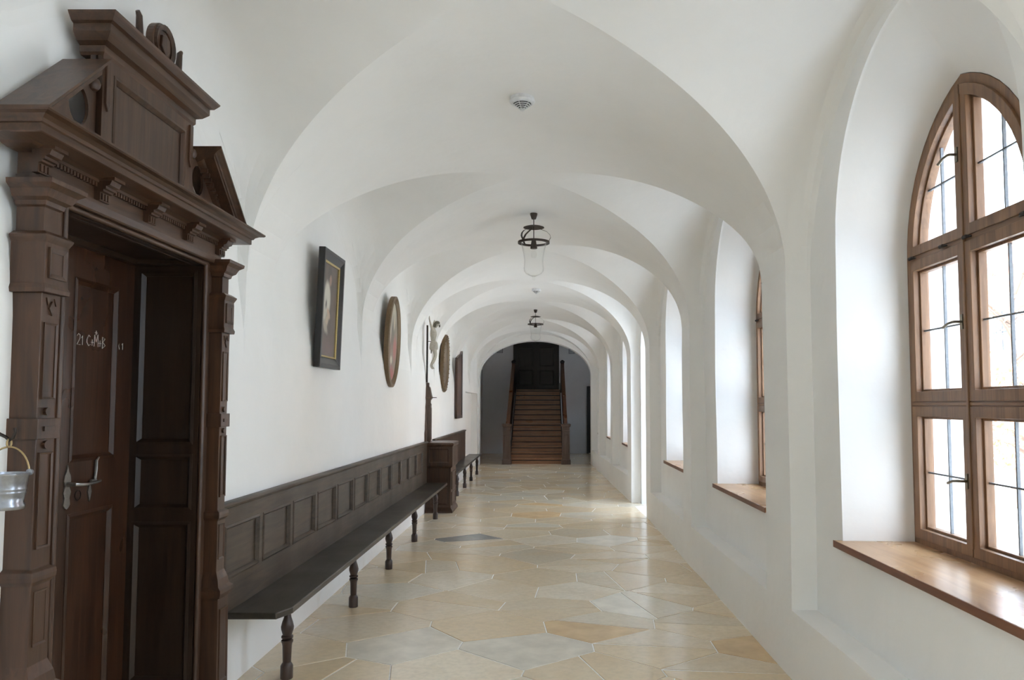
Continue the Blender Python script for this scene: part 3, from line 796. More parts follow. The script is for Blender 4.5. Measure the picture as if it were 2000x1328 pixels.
    m = MB(); m.prism([(yc - .035, zc + .14), (yc - .04, zc + .09), (yc, zc + .055), (yc + .04, zc + .09), (yc + .035, zc + .14), (yc, zc + .15)], YZ, xc1 - .003, xc1 + .012); put(m, 'shield', 'oak', cr, bevel=.003)
    for sg in (-1, 1):
        # hooked scroll beside the cartouche
        pts = [(yc + sg * .10, zc + .03), (yc + sg * .14, zc + .025), (yc + sg * .175, zc + .05), (yc + sg * .18, zc + .10), (yc + sg * .185, zc + .15), (yc + sg * .20, zc + .165)]
        m = MB(); m.tube([(-1.716, p, z) for p, z in pts], [.022, .02, .017, .015, .013, .009], 10); put(m, 'scroll', 'oak', cr, smooth=True)
        pts = [(yc + sg * .10, zc + .015), (yc + sg * .20, zc + .012), (yc + sg * .27, zc + .018)]
        m = MB(); m.tube([(-1.716, p, z) for p, z in pts], [.018, .014, .012], 8); put(m, 'scroll', 'oak', cr, smooth=True)
        m = MB(); m.lathe([(.0, 0), (.016, .0), (.014, .008), (.022, .025), (.018, .045), (.004, .058)], (-1.716, yc + sg * .29, zc), 12); put(m, 'bud', 'oak', cr, smooth=True)
    # broken pediment: raking cornices, pierced boards
    for sg in (-1, 1):
        cyy = 3.39
        Y = lambda d: cyy + sg * d          # distance from the axis
        d0, z0 = .90, 2.54; d1, z1 = .50, 2.89
        dirv = Vector((d0 - d1, z1 - z0)); ang = math.atan2(z1 - z0, d0 - d1)
        nrm = (sin(ang), -cos(ang))           # pointing down-inward in (d decreasing?) local frame
        prof = [(-.115, 0), (-.115, -.012), (-.105, -.018), (-.09, -.03), (-.085, -.038), (-.08, -.04), (-.08, -.06), (-.03, -.064), (-.02, -.072), (.0, -.08)]
        # each profile point: (projection, drop); sweep from eaves to ridge
        m = MB(); vs = []
        for (d, z) in ((d0, z0), (d1, z1)):
            for (o, dr) in [(None, 0)] + prof + [(None, -.08)]:
                x = W0 if o is None else -1.735 - o
                zz = z + dr if d == d1 else max(z + dr, z0 - .0)
                dd = d if d == d1 else d + (dr) * (d0 - d1) / (z1 - z0)
                vs.append((x, Y(dd), zz))
        n = len(prof) + 2
        m.add(vs, [(i, (i + 1) % n, n + (i + 1) % n, n + i) for i in range(n)] + [tuple(range(n)), tuple(range(n, 2 * n))])
        put(m, 'raking_cornice', 'oakh')
        # pierced tympanum board
        N = 24; hc = (.505, 2.715)
        hole = [(hc[0] + .062 * cos(2 * PI * i / N), hc[1] + .075 * sin(2 * PI * i / N)) for i in range(N)]
        tri = [(.395, 2.54), (.86, 2.54), (.395, 2.87)]
        def on_tri(ang):
            dx, dz = cos(ang), sin(ang); best = 9
            for i in range(3):
                (x0, y0), (x1, y1) = tri[i], tri[(i + 1) % 3]; ex, ey = x1 - x0, y1 - y0; det = dx * (-ey) + ex * dz
                if abs(det) < 1e-9: continue
                tt = ((x0 - hc[0]) * (-ey) + ex * (y0 - hc[1])) / det; uu = (dx * (y0 - hc[1]) - dz * (x0 - hc[0])) / det
                if tt > 0 and -1e-6 <= uu <= 1 + 1e-6: best = min(best, tt)
            return hc[0] + dx * best, hc[1] + dz * best
        angs = [math.atan2(h[1] - hc[1], h[0] - hc[0]) for h in hole]
        outer = [on_tri(a_) for a_ in angs]
        m = MB(); m.ring([(Y(a_), b_) for a_, b_ in outer], [(Y(a_), b_) for a_, b_ in hole], YZ, -1.747, -1.735); 
        
        put(m, 'pierced_board', 'oak')
        m = MB(); m.lathe([(0, 0), (.018, .004), (.026, .016), (.028, .03), (.022, .045), (0, .055)], (-1.735, Y(.42), 2.80), 12); put(m, 'knob', 'oak', smooth=True)
    for sg in (1,):
        g = MB(); 
        for k in range(12):
            d = lerp(.53, .80, k / 11); z = lerp(2.89 - .08, 2.54, (d - .50) / .40) - .014
            if z > 2.55: g.box(-1.735, -1.70, 3.39 + d, 3.39 + d + .012, z - .012, z + .01)
        tag(put(g, 'pediment_dentils', 'oakh'), kind='stuff')
    # panelled reveals on both sides and overhead
    xb = -2.117
    for (yw, e, jn) in ((DY1, -1, 0), (DY0, 1, 1)):
        T3 = lambda u, v, w: (u - org.x, w - org.y, v)
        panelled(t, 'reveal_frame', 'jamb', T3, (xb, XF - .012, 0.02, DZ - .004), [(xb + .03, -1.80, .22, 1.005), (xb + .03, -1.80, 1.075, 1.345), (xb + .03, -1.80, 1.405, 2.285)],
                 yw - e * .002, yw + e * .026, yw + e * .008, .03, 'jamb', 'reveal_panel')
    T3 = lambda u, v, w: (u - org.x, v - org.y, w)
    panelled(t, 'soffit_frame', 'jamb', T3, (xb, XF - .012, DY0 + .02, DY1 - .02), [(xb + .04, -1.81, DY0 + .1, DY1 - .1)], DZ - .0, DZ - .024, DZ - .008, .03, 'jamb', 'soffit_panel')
    return t
portal()
def inner_door():
    d = struct('door_1', 'dark brown panelled double door with wrought lock and chalk writing'); d['category'] = 'door'; x = -2.116
    ym = 3.47
    for (a, b, far) in ((DY0 + .027, ym - .002, 0), (ym + .002, DY1 - .027, 1)):
        lf = thing('door_leaf', None, None); lf.parent = d
        panelled(lf, 'stiles', 'oakdark', YZ, (a - (0 if far else .02), b + (.02 if far else 0), .02, DZ - .01), [(a + .075, b - .15 if far else b - .075, .2, 1.11), (a + .075, b - .15 if far else b - .075, 1.35, 2.17)], x - .04, x, x - .012, .030, 'oakdark', 'door_panel', raised=.006)
        if far:
            # lock plate, lever handle, key ring, drop latch
            m = MB(); pl = [(3.505, 1.16), (3.517, 1.148), (3.53, 1.14), (3.543, 1.148), (3.555, 1.16), (3.548, 1.19), (3.558, 1.215), (3.545, 1.24), (3.556, 1.265), (3.55, 1.29), (3.538, 1.305), (3.53, 1.335), (3.522, 1.305), (3.51, 1.29), (3.504, 1.265), (3.515, 1.24), (3.502, 1.215), (3.512, 1.19)]
            m.prism(pl, YZ, x, x + .006); m.build('lock_plate', 'steel', lf)
            m = MB(); m.tube([(x, 3.53, 1.25), (x + .045, 3.53, 1.25), (x + .055, 3.545, 1.248), (x + .055, 3.60, 1.245), (x + .05, 3.68, 1.246), (x + .045, 3.72, 1.25)], [.01, .009, .008, .007, .007, .006], 8)
            m.build('lever_handle', 'steel', lf, smooth=True)
            m = MB(); m.tube([(x + .01, 3.735, 1.25), (x + .012, 3.74, 1.30), (x + .012, 3.742, 1.34), (x + .012, 3.76, 1.355)], [.006, .007, .006, .004], 8)
            m.tube([(x + .01, 3.70, 1.25), (x + .01, 3.745, 1.25)], .006, 8); m.build('latch_rod', 'steel', lf, smooth=True)
            m = MB(); m.prism([(3.69, 1.20), (3.705, 1.155), (3.72, 1.20), (3.705, 1.245)], YZ, x, x + .006); m.build('latch_plate', 'steel', lf)
            m = MB(); m.tube([(x + .012 , 3.60 + .022 * cos(q * PI / 8), 1.195 + .022 * sin(q * PI / 8)) for q in range(17)], .0022, 6); m.build('key_ring', 'iron', lf)
            # chalk blessing
            g = MB(); xc = x - .0105
            def st(pts, y0, z0, s=.05, xx=None, w=.62):
                g.tube([((xx or xc), y0 + p * s * w, z0 + q * s) for p, q in pts], .0015, 5)
            zc = 1.875
            st([(0, .8), (.3, 1), (.7, .9), (.7, .6), (0, 0), (.8, 0)], 3.590, zc, .05)       # 2
            st([(.1, .7), (.4, .95), (.4, 0)], 3.620, zc, .045)                            # 1
            st([(.9, .85), (.5, 1), (.05, .6), (.05, .3), (.5, 0), (.95, .15)], 3.665, zc, .05)  # C
            st([(0, .4), (.7, .4)], 3.700, zc, .045); st([(.35, .7), (.35, .05)], 3.700, zc, .045)
            st([(0, 0), (.1, 1.0), (.5, .4), (.9, 1.05), (1.0, 0)], 3.725, zc, .055)          # M
            st([(.2, 1.3), (.8, 1.3)], 3.725, zc, .05); st([(.5, 1.5), (.5, 1.1)], 3.725, zc, .05)
            st([(0, .4), (.7, .4)], 3.765, zc, .045); st([(.35, .7), (.35, .05)], 3.765, zc, .045)
            st([(.0, -.1), (.0, 1), (.7, .85), (.1, .5), (.8, .2), (.0, -.1)], 3.795, zc, .05)  # B
            xe = x + .003
            st([(.3, 0), (0, .4), (.3, .8), (.6, .4), (.3, 0)], 3.915, zc, .04, xe); st([(.0, .6), (.3, .8), (.3, 0)], 3.945, zc, .04, xe)
            g.build('chalk_writing', 'chalk', lf)
            m = MB(); m.box(x - .001, x + .004, ym, ym + .02, .03, DZ - .04); m.build('cover_strip', 'oakdark', lf)
inner_door()

# ------------------------------------------------------------------ benches
def leg_profile(h):
    return [(.033, 0), (.036, .004), (.036, .075), (.031, .085), (.024, .095), (.027, .19), (.030, .205), (.034, .212), (.034, .222), (.024, .228), (.034, .236), (.034, .246), (.026, .252),
            (.036, .285), (.037, .30), (.031, .325), (.021, .355), (.019, .372), (.028, .378), (.030, .386), (.024, .394), (.024, h)]
def bench(name, label, y0, y1, ylegs, seatx, panels, back_y0, back_y1, xl=-1.52, taper=None):
    t = thing(name, label, 'bench', (XL, (y0 + y1) / 2, 0)); org = Vector(t.location)
    def put(mb, nm, mat, par=t, **k):
        mb.v = [tuple(Vector(v) - org) for v in mb.v]; return mb.build(nm, mat, par, **k)
    m = MB(); poly = [(XL + .0, y0), (seatx - .05, y0), (seatx, y0 + .13), (seatx - .02, y1), (XL, y1)]
    m.prism(poly, lambda u, v, w: (u, v, w), .415, .452); put(m, 'seat', 'benchseat', bevel=.006)
    if panels:
        panelled(t, 'backrest', 'bench', lambda u, v, w: (w - org.x, u - org.y, v), (back_y0, back_y1, .45, 1.035), panels, XL + .004, XL + .035, XL + .018, .026, 'bench', 'back_panel', raised=.007)
    else:
        m = MB(); m.box(XL + .004, XL + .035, back_y0, back_y1, .45, 1.035); put(m, 'backrest', 'oak')
    m = MB(); m.tiers([(.0, 1.025), (.012, 1.032), (.018, 1.045), (.016, 1.055), (.006, 1.06)], XL + .035, back_y0 + .02, back_y1 - .02, XL + .002); put(m, 'top_rail', 'bench')
    leg0 = None
    for y in ylegs:
        if leg0 is None:
            m = MB(); m.lathe(leg_profile(.418), (0, 0, 0), 24); leg0 = m.build('leg', 'leg', t, smooth=35); o = leg0
        else: o = leg0.copy(); C.objects.link(o); o.parent = t
        o.location = Vector((xl - .013 * (y - 4.76) / 1.6 * .6, y, 0)) - org
    return t
pan = [(4.42 + k * .592, 4.42 + k * .592 + .52, .635, .925) for k in range(12)]
bench('wall_bench', 'long dark oak bench with panelled back and turned legs beside the portal', 4.47, 11.87, [4.76, 6.41, 7.87, 9.43, 11.27], -1.44, pan, 4.31, 11.87)
bench('wall_bench', 'further bench with plain brown back, beyond the bench end box', 12.62, 18.75, [14.1, 15.5, 16.9, 18.4], -1.50, None, 12.62, 17.5, -1.52)
def pew_box():
    t = thing('bench_end_box', 'dark oak box with overhanging lid closing the end of the long bench', 'cabinet', (XL, 12.2, 0)); org = Vector(t.location)
    def put(mb, nm, mat, par=t, **k):
        mb.v = [tuple(Vector(v) - org) for v in mb.v]; return mb.build(nm, mat, par, **k)
    y0, y1, xf = 11.88, 12.60, -1.415
    m = MB(); m.tiers([(.03, 0), (.03, .03), (.012, .06), (.0, .08), (0, .70)], xf, y0 + .03, y1 - .03, XL + .01); put(m, 'body', 'oak')
    m = MB(); m.tiers([(.0, .66), (.022, .68), (.026, .70), (.026, .985)], xf, y0 + .03, y1 - .03, XL + .01); put(m, 'upper_body', 'oak')
    m = MB(); m.tiers([(.026, .98), (.035, .99), (.042, 1.005), (.042, 1.025), (.03, 1.035), (0, 1.04)], xf, y0 + .03, y1 - .03, XL + .01); put(m, 'lid', 'oakh')
    for (a, b) in ((.34, .60), (.10, .30)):
        m = MB(); r0 = rect(y0 + .10, y1 - .10, a, b); m.ring(r0, inset(r0, .03), YZ, xf - .004, xf + .014, xf + .004); put(m, 'side_panel', 'oak')
    m = MB(); r0 = rect(XL + .08, xf - .05, .12, .38); m.ring(r0, inset(r0, .02), XZ, y0 + .04, y0 + .018, y0 + .026); put(m, 'end_panel', 'oak')
    m = MB(); r0 = rect(XL + .06, xf - .03, .74, .95); m.ring(r0, inset(r0, .016), XZ, y0 + .02, y0 - .006, y0 + .001); put(m, 'end_panel', 'oak')
    # carved post with small shelf
    t2 = thing('carved_post', 'slender carved oak post with tiny shelf rising above the bench end box', 'post', (XL, 11.95, 1.04)); org2 = Vector(t2.location)
    def put2(mb, nm, mat, **k):
        mb.v = [tuple(Vector(v) - org2) for v in mb.v]; return mb.build(nm, mat, t2, **k)
    a, b = 11.9, 12.02; xp = -1.725
    m = MB(); m.tiers([(0, 1.045), (0, 1.60)], xp, a, b, XL); sh = put2(m, 'shaft', 'newel')
    m = MB(); m.tiers([(.004, 1.60), (-.01, 1.63), (-.008, 1.67), (.012, 1.70), (.02, 1.712), (.012, 1.722), (.004, 1.75), (-.006, 1.81), (-.014, 1.86), (-.03, 1.88), (-.03, 1.93), (-.04, 1.935)], xp, a, b, XL); put2(m, 'capital', 'newel')
    m = MB(); r0 = rect(a + .02, b - .02, 1.08, 1.56); m.ring(r0, inset(r0, .01), YZ, xp - .005, xp + .006, xp + .001); put2(m, 'shaft_panel', 'newel')
    m = MB(); zz = [1.045, 1.10, 1.18, 1.24, 1.30, 1.38, 1.44, 1.52, 1.58, 1.62]; ww = [.10, .085, .09, .055, .06, .035, .04, .02, .03, .0]
    for sg in (-1, 1):
        base = a if sg < 0 else b
        poly = [(base + sg * w, z) for w, z in zip(ww, zz)] + [(base - sg * .01, 1.62), (base - sg * .01, 1.045)]
        m.prism(poly, YZ, XL + .002, XL + .03)
    put2(m, 'scroll_wing', 'newel')
    m = MB(); m.prism([(xp - .03, a + .02), (xp + .07, a + .03), (xp + .085, (a + b) / 2), (xp + .07, b - .03), (xp - .03, b - .02)], lambda u, v, w: (u, v, w), 1.705, 1.715); put2(m, 'shelf', 'oak')
pew_box()

# carved corpus on its rod
def corpus():
    t = thing('crucifix', 'pale carved wooden corpus fixed to a slim black upright above the post', 'crucifix', (XL, 11.92, 1.9)); org = Vector(t.location)
    def put(mb, nm, mat, par=t, **k):
        mb.v = [tuple(Vector(v) - org) for v in mb.v]; return mb.build(nm, mat, par, **k)
    m = MB(); m.box(XL + .004, XL + .026, 11.90, 11.945, 1.937, 2.80); put(m, 'upright', 'iron', bevel=.002)
    m = MB(); m.tube([(XL + .02, 11.92, 2.555), (-1.70, 11.92, 2.555)], .005, 8); put(m, 'fixing_rod', 'iron')
    Yc = 11.92
    J = {'hip': (-1.688, 0, 2.50, .050), 'waist': (-1.698, 0, 2.575, .036), 'chest': (-1.692, 0, 2.665, .048), 'sh': (-1.702, 0, 2.725, .038), 'neck': (-1.682, .0, 2.762, .020), 'jaw': (-1.660, .01, 2.785, .024), 'head': (-1.640, .012, 2.822, .036), 'crown': (-1.632, .012, 2.842, .028),
         'ls': (-1.705, -.06, 2.735, .023), 'le': (-1.715, -.15, 2.80, .016), 'lw': (-1.722, -.23, 2.865, .011), 'lh': (-1.720, -.26, 2.888, .012),
         'rs': (-1.705, .06, 2.735, .023), 're': (-1.715, .15, 2.80, .016), 'rw': (-1.722, .23, 2.865, .011), 'rh': (-1.720, .26, 2.888, .012),
         'lt': (-1.682, -.032, 2.46, .036), 'lk': (-1.662, -.030, 2.345, .024), 'lc': (-1.690, -.026, 2.27, .022), 'la': (-1.728, -.016, 2.20, .013), 'lf': (-1.722, -.018, 2.165, .012), 'lo': (-1.695, -.02, 2.135, .008),
         'rt': (-1.682, .032, 2.46, .036), 'rk': (-1.658, .034, 2.35, .024), 'rc': (-1.680, .03, 2.275, .022), 'ra': (-1.715, .014, 2.20, .013), 'rf': (-1.703, .012, 2.168, .012), 'ro': (-1.678, .012, 2.14, .008)}
    E = [('hip', 'waist'), ('waist', 'chest'), ('chest', 'sh'), ('sh', 'neck'), ('neck', 'jaw'), ('jaw', 'head'), ('head', 'crown'), ('sh', 'ls'), ('ls', 'le'), ('le', 'lw'), ('lw', 'lh'), ('sh', 'rs'), ('rs', 're'), ('re', 'rw'), ('rw', 'rh'),
         ('hip', 'lt'), ('lt', 'lk'), ('lk', 'lc'), ('lc', 'la'), ('la', 'lf'), ('lf', 'lo'), ('hip', 'rt'), ('rt', 'rk'), ('rk', 'rc'), ('rc', 'ra'), ('ra', 'rf'), ('rf', 'ro')]
    for s_, dy in (('l', -1), ('r', 1)):
        for k, (fy, fz) in enumerate(((.010, .022), (.016, .014), (.018, .004), (.012, -.012))):
            J[s_ + 'f%d' % k] = (-1.716, dy * (.262 + fy), 2.890 + fz, .0042); E.append((s_ + 'h', s_ + 'f%d' % k))
    names = list(J); me = bpy.data.meshes.new('body')
    me.from_pydata([Vector((J[n][0], Yc + J[n][1], J[n][2])) - org for n in names], [(names.index(a), names.index(b)) for a, b in E], [])
    o = bpy.data.objects.new('body', me); C.objects.link(o); o.parent = t; me.materials.append(M['carved'])
    o.modifiers.new('skin', 'SKIN'); me.skin_vertices
    if not me.skin_vertices: pass
    for i, n in enumerate(names):
        sv = me.skin_vertices[0].data[i]; r = J[n][3]; sv.radius = (r * (1.0), r * (1.25 if n in ('hip', 'chest', 'sh') else 1)); sv.use_root = (n == 'hip')
    sub = o.modifiers.new('sub', 'SUBSURF'); sub.levels = 2; sub.render_levels = 2
    # hair, beard, nose, loincloth
    m = MB(); m.lathe([(.004, .022), (.026, .016), (.038, .002), (.040, -.012), (.036, -.026)], (-1.640, Yc + .012, 2.846), 14)
    for k in range(7):
        a = PI * .55 + k * PI * .9 / 6; m.tube([(-1.645 + .034 * cos(a), Yc + .012 + .036 * sin(a), 2.835), (-1.65 + .040 * cos(a), Yc + .012 + .042 * sin(a), 2.80), (-1.655 + .034 * cos(a), Yc + .012 + .040 * sin(a), 2.765)], [.010, .012, .005], 7)
    m.tube([(-1.607, Yc + .012, 2.805), (-1.603, Yc + .012, 2.785), (-1.610, Yc + .012, 2.768)], [.012, .013, .004], 7)
    put(m, 'hair', 'hair', smooth=60)
    m = MB(); m.tube([(-1.606, Yc + .012, 2.826), (-1.597, Yc + .012, 2.812), (-1.604, Yc + .012, 2.806)], [.003, .006, .004], 7); put(m, 'nose', 'carved', smooth=60)
    m = MB(); m.lathe([(.040, 2.555), (.050, 2.545), (.060, 2.52), (.063, 2.49), (.066, 2.455), (.060, 2.43)], (-1.688, Yc, 0), 18)
    m.tube([(-1.72, Yc + .05, 2.54), (-1.735, Yc + .065, 2.47), (-1.73, Yc + .06, 2.42), (-1.735, Yc + .062, 2.375)], [.018, .022, .014, .004], 8); put(m, 'loincloth', 'carved', smooth=60)
corpus()

# ------------------------------------------------------------------ pictures
def framed_rect(label, y0, y1, z0, z1, fm, sm, pm, fw=.075, th=.05, tilt=.03, slip=True):
    t = thing('framed_painting', label, 'painting', (XL, (y0 + y1) / 2, z0))
    Yl = lambda u, v, w: (w, u, v)
    w, h = (y1 - y0) / 2, z1 - z0
    o_ = rect(-w, w, 0, h); i1 = inset(o_, fw * .35); i2 = inset(o_, fw)
    m = MB(); m.ring(o_, i1, Yl, .004, th, th); m.ring(i1, i2, Yl, .006, th, th - .022); m.build('frame', fm, t, bevel=.003)
    if slip:
        i3 = inset(o_, fw + .014); m = MB(); m.ring(i2, i3, Yl, .008, th - .018, th - .024); m.build('gilt_slip', sm, t)
    m = MB(); m.prism(inset(o_, fw - .01), Yl, .01, th - .032); m.build('canvas', pm, t)
    t.rotation_euler = (0, math.asin(min(.3, tilt / h)), 0); t.location = (XL + .008, (y0 + y1) / 2, z0)
    return t
bgd = lin(92, 78, 72)
pm1 = painting('portrait_of_a_figure_in_white', bgd, [(.44, .86, .16, .10, 0, lin(74, 62, 58), .6), (.50, .79, .09, .06, .2, lin(160, 126, 108), .45), (.36, .62, .22, .17, -.35, lin(206, 200, 188), .35), (.22, .50, .20, .16, 0, lin(190, 184, 172), .5),
                                              (.46, .47, .12, .045, -.5, lin(196, 162, 140), .4), (.38, .40, .17, .07, .5, lin(190, 172, 150), .5), (.32, .33, .18, .06, -.3, lin(170, 160, 146), .5), (.30, .55, .05, .05, 0, lin(80, 70, 66), .6), (.5, .14, .5, .16, 0, lin(108, 84, 80), .8)])
framed_rect('black framed portrait of a person in white, tilted forward from the wall', 6.09, 6.70, 1.895, 2.83, 'black', 'gilt', pm1, .085, .055, .03)
pm4 = painting('brown_painting', lin(104, 76, 60), [(.5, .6, .3, .3, 0, lin(128, 96, 76), .8), (.4, .3, .2, .2, .3, lin(92, 66, 54), .7)])
def tall_panel():
    t = thing('framed_painting', 'tall dark brown panel painting with sloping top hung beyond the ovals', 'painting', (XL + .008, 16.15, 1.33))
    Yl = lambda u, v, w: (w, u, v)
    o_ = [(-.5, 0), (.5, 0), (.5, 1.40), (-.5, 1.20)]
    m = MB(); m.ring(o_, inset(o_, .06), Yl, .004, .05, .04); m.build('frame', 'oak', t, bevel=.003)
    m = MB(); m.prism(inset(o_, .05), Yl, .01, .03); m.build('canvas', pm4, t)
tall_panel()
def oval(label, yc, zc, ry, rz, fm, pm, par='oval_painting', x=XL, th=.055, bumps=0, tilt=.0):
    t = thing(par, label, 'painting', (x, yc, zc)); n = 48; Yl = lambda u, v, w: (w, u, v)
    def el(a, b, wv=0): return [((a + wv * cos(bumps * q * 2 * PI / n)) * cos(2 * PI * q / n), (b + wv * cos(bumps * q * 2 * PI / n)) * sin(2 * PI * q / n)) for q in range(n)]
    fw = .075; m = MB()
    m.ring(el(ry, rz, .006 if bumps else 0), el(ry - fw * .4, rz - fw * .4), Yl, .004, th, th + .008); m.ring(el(ry - fw * .4, rz - fw * .4), el(ry - fw, rz - fw), Yl, .006, th + .008, th - .02)
    m.build('frame', fm, t, smooth=40)
    if bumps:
        g = MB()
        for q in range(36):
            a = 2 * PI * q / 36; g.lathe([(0, -.012), (.012, 0), (0, .012)], (th + .006, (ry - fw * .3) * cos(a), (rz - fw * .3) * sin(a)), 6)
        tag(g.build('beading', fm, t), kind='stuff')
    m = MB(); m.prism(el(ry - fw + .005, rz - fw + .005), Yl, .01, th - .025); m.build('canvas', pm, t)
    t.rotation_euler = (0, tilt, 0); return t
pmo = painting('oval_scene', lin(150, 140, 124), [(.55, .80, .25, .22, 0, lin(200, 194, 176), .7), (.52, .60, .18, .26, 0, lin(118, 112, 98), .6), (.60, .72, .07, .10, 0, lin(214, 200, 178), .6), (.72, .42, .22, .2, 0, lin(186, 120, 112), .6),
                                          (.25, .45, .22, .3, 0, lin(128, 98, 82), .7), (.45, .28, .12, .07, 0, lin(226, 216, 196), .5), (.5, .12, .4, .14, 0, lin(168, 96, 88), .7), (.3, .6, .05, .14, 0, lin(220, 214, 200), .6)])
oval('large oval religious painting in a brown carved frame', 9.14, 2.33, .36, .525, 'goldframe', pmo, tilt=.035)
pmo2 = painting('dark_oval_scene', lin(112, 96, 78), [(.5, .6, .3, .3, 0, lin(140, 122, 98), .8), (.4, .35, .2, .2, 0, lin(84, 72, 60), .7)])
oval('smaller dark oval painting with ragged carved frame past the crucifix', 13.9, 2.33, .42, .50, 'goldframe', pmo2, bumps=24, tilt=.03)
oval('little gilt-framed oval picture in the stair hall behind the arch', 24.2, 2.62, .50, .56, 'gilt', pmo2, x=-2.1)

# ------------------------------------------------------------------ holy water bucket
def bucket():
    bx, by = -1.605, 2.385
    t = thing('hanging_bucket', 'small pewter bucket hanging by a brass handle in front of the portal', 'bucket', (bx, by, 1.29))
    m = MB(); m.lathe([(.0, .0), (.043, .0), (.046, .004), (.047, .014), (.043, .02), (.047, .045), (.0485, .048), (.0485, .052), (.048, .055), (.0495, .058), (.0495, .062), (.049, .066), (.054, .098), (.057, .102), (.057, .107), (.052, .108), (.050, .10), (.040, .012), (0, .01)], (0, 0, 0), 40, False)
    m.build('pail', 'pewter', t, smooth=50)
    pts = [(0, .054 * cos(a), .10 + .085 * sin(a)) for a in [PI * i / 20 for i in range(21)]]
    ca, sa = cos(.95), sin(.95)
    m = MB(); m.tube([(p[1] * sa, p[1] * ca, p[2]) for p in pts], .0028, 8); m.build('bail_handle', 'brass', t, smooth=True)
    for s in (-1, 1):
        m = MB(); m.lathe([(0, -.006), (.010, -.004), (.010, .004), (0, .006)], (0, 0, 0), 10); o = m.build('ear', 'pewter', t, smooth=40)
        o.location = (s * .055 * sa, s * .055 * ca, .108); o.rotation_euler = (PI / 2, 0, 0)
    m = MB(); m.tube([(.0, .010 * cos(q * PI / 8), .196 + .012 * sin(q * PI / 8)) for q in range(17)], .0028, 6); m.build('ring', 'brass', t, smooth=True)
    b = thing('wall_bracket', 'iron wall bracket with upturned hook carrying the pewter bucket', 'bracket', (XL, by, 1.51))
    m = MB(); m.box(0, .006, -.02, .02, -.05, .05); m.build('back_plate', 'iron', b)
    pts = [(0, 0, .006), (.10, 0, .008), (.16, 0, .006), (.185, 0, -.006), (.195, 0, -.016), (.206, 0, -.008), (.212, 0, .008), (.210, 0, .022)]
    m = MB(); m.tube(pts, [.006, .006, .0055, .005, .005, .005, .004, .005], 8); m.build('arm', 'iron', b, smooth=True)
bucket()

# ------------------------------------------------------------------ ceiling lamps and detectors
def vault_top(y):
    return ZS + HV
def lamp():
    t = thing('pendant_lamp', 'nearer iron hanging lamp with scrolled straps and clear glass shade', 'lamp', (-.12, 7.82, 3.505), 'iron hanging lamps under the vault')
    m = MB(); m.lathe([(.036, 0.01), (.036, -.012), (.022, -.055), (.010, -.058), (0, -.058)], seg=24, cap=False); m.build('canopy', 'lampiron', t, smooth=40)
    m = MB(); m.tube([(0, 0, -.05), (0, 0, -.27)], .0045, 8); m.build('stem', 'lampiron', t, smooth=True)
    m = MB(); m.lathe([(0, -.118), (.03, -.120), (.075, -.128), (.104, -.138), (.105, -.141), (.07, -.134), (.0, -.128)], seg=36, cap=False); m.build('disc', 'lampiron', t, smooth=40)
    m = MB(); m.lathe([(.158, -.300), (.158, -.280), (.150, -.278), (.150, -.298), (.158, -.300)], seg=48, cap=False)
    m.lathe([(.150, -.298), (.150, -.294), (.128, -.294), (.128, -.298), (.150, -.298)], seg=48, cap=False); m.build('ring', 'lampiron', t, smooth=40)
    for k in range(3):
        a = (-.12, 2.25, -2.35)[k]
        prof = [(.030, -.138), (.045, -.150), (.085, -.165), (.130, -.185), (.160, -.215), (.168, -.245), (.155, -.270), (.140, -.285)]
        m = MB(); vs = []; hw = .011; dx, dy = -sin(a) * hw, cos(a) * hw
        for r, z in prof:
            for s, q in ((-1, 0), (1, 0), (1, .0025), (-1, .0025)): vs.append(((r + q) * cos(a) + s * dx, (r + q) * sin(a) + s * dy, z))
        n = len(prof); m.add(vs, [(i * 4 + j, i * 4 + (j + 1) % 4, (i + 1) * 4 + (j + 1) % 4, (i + 1) * 4 + j) for i in range(n - 1) for j in range(4)] + [(0, 1, 2, 3), tuple(4 * n - 4 + j for j in range(4))])
        m.build('strap', 'lampiron', t, smooth=50)
    m = MB(); m.lathe([(.0, -.262), (.020, -.262), (.022, -.27), (.034, -.345), (.034, -.352), (.018, -.352), (.0, -.35)], seg=20, cap=False); m.build('socket', 'lampiron', t, smooth=40)
    m = MB(); m.lathe([(.013, -.352), (.014, -.365), (.026, -.40), (.028, -.42), (.020, -.44), (0, -.448)], seg=16, cap=False); m.build('light_bulb', 'bulb', t, smooth=60)
    m = MB(); out = [(.128, -.300), (.122, -.32), (.104, -.40), (.094, -.47), (.096, -.52), (.100, -.55), (.096, -.58), (.078, -.603), (.050, -.618), (.022, -.630), (.010, -.640), (.014, -.648), (.016, -.656), (.010, -.666), (0, -.669)]
    inn = [(max(r - .0035, 0), z + .002) for r, z in out[:10]] + [(0, -.624)]
    m.lathe(out, seg=40, cap=False); m.lathe(inn, seg=40, cap=False); m.build('glass_shade', 'bulb', t, smooth=60)
    return t
l1 = lamp()
l2 = copy_tree(l1); l2.location = (-.205, 15.85, 3.505); l2['label'] = 'further iron hanging lamp with glass shade, just before the stair arch'
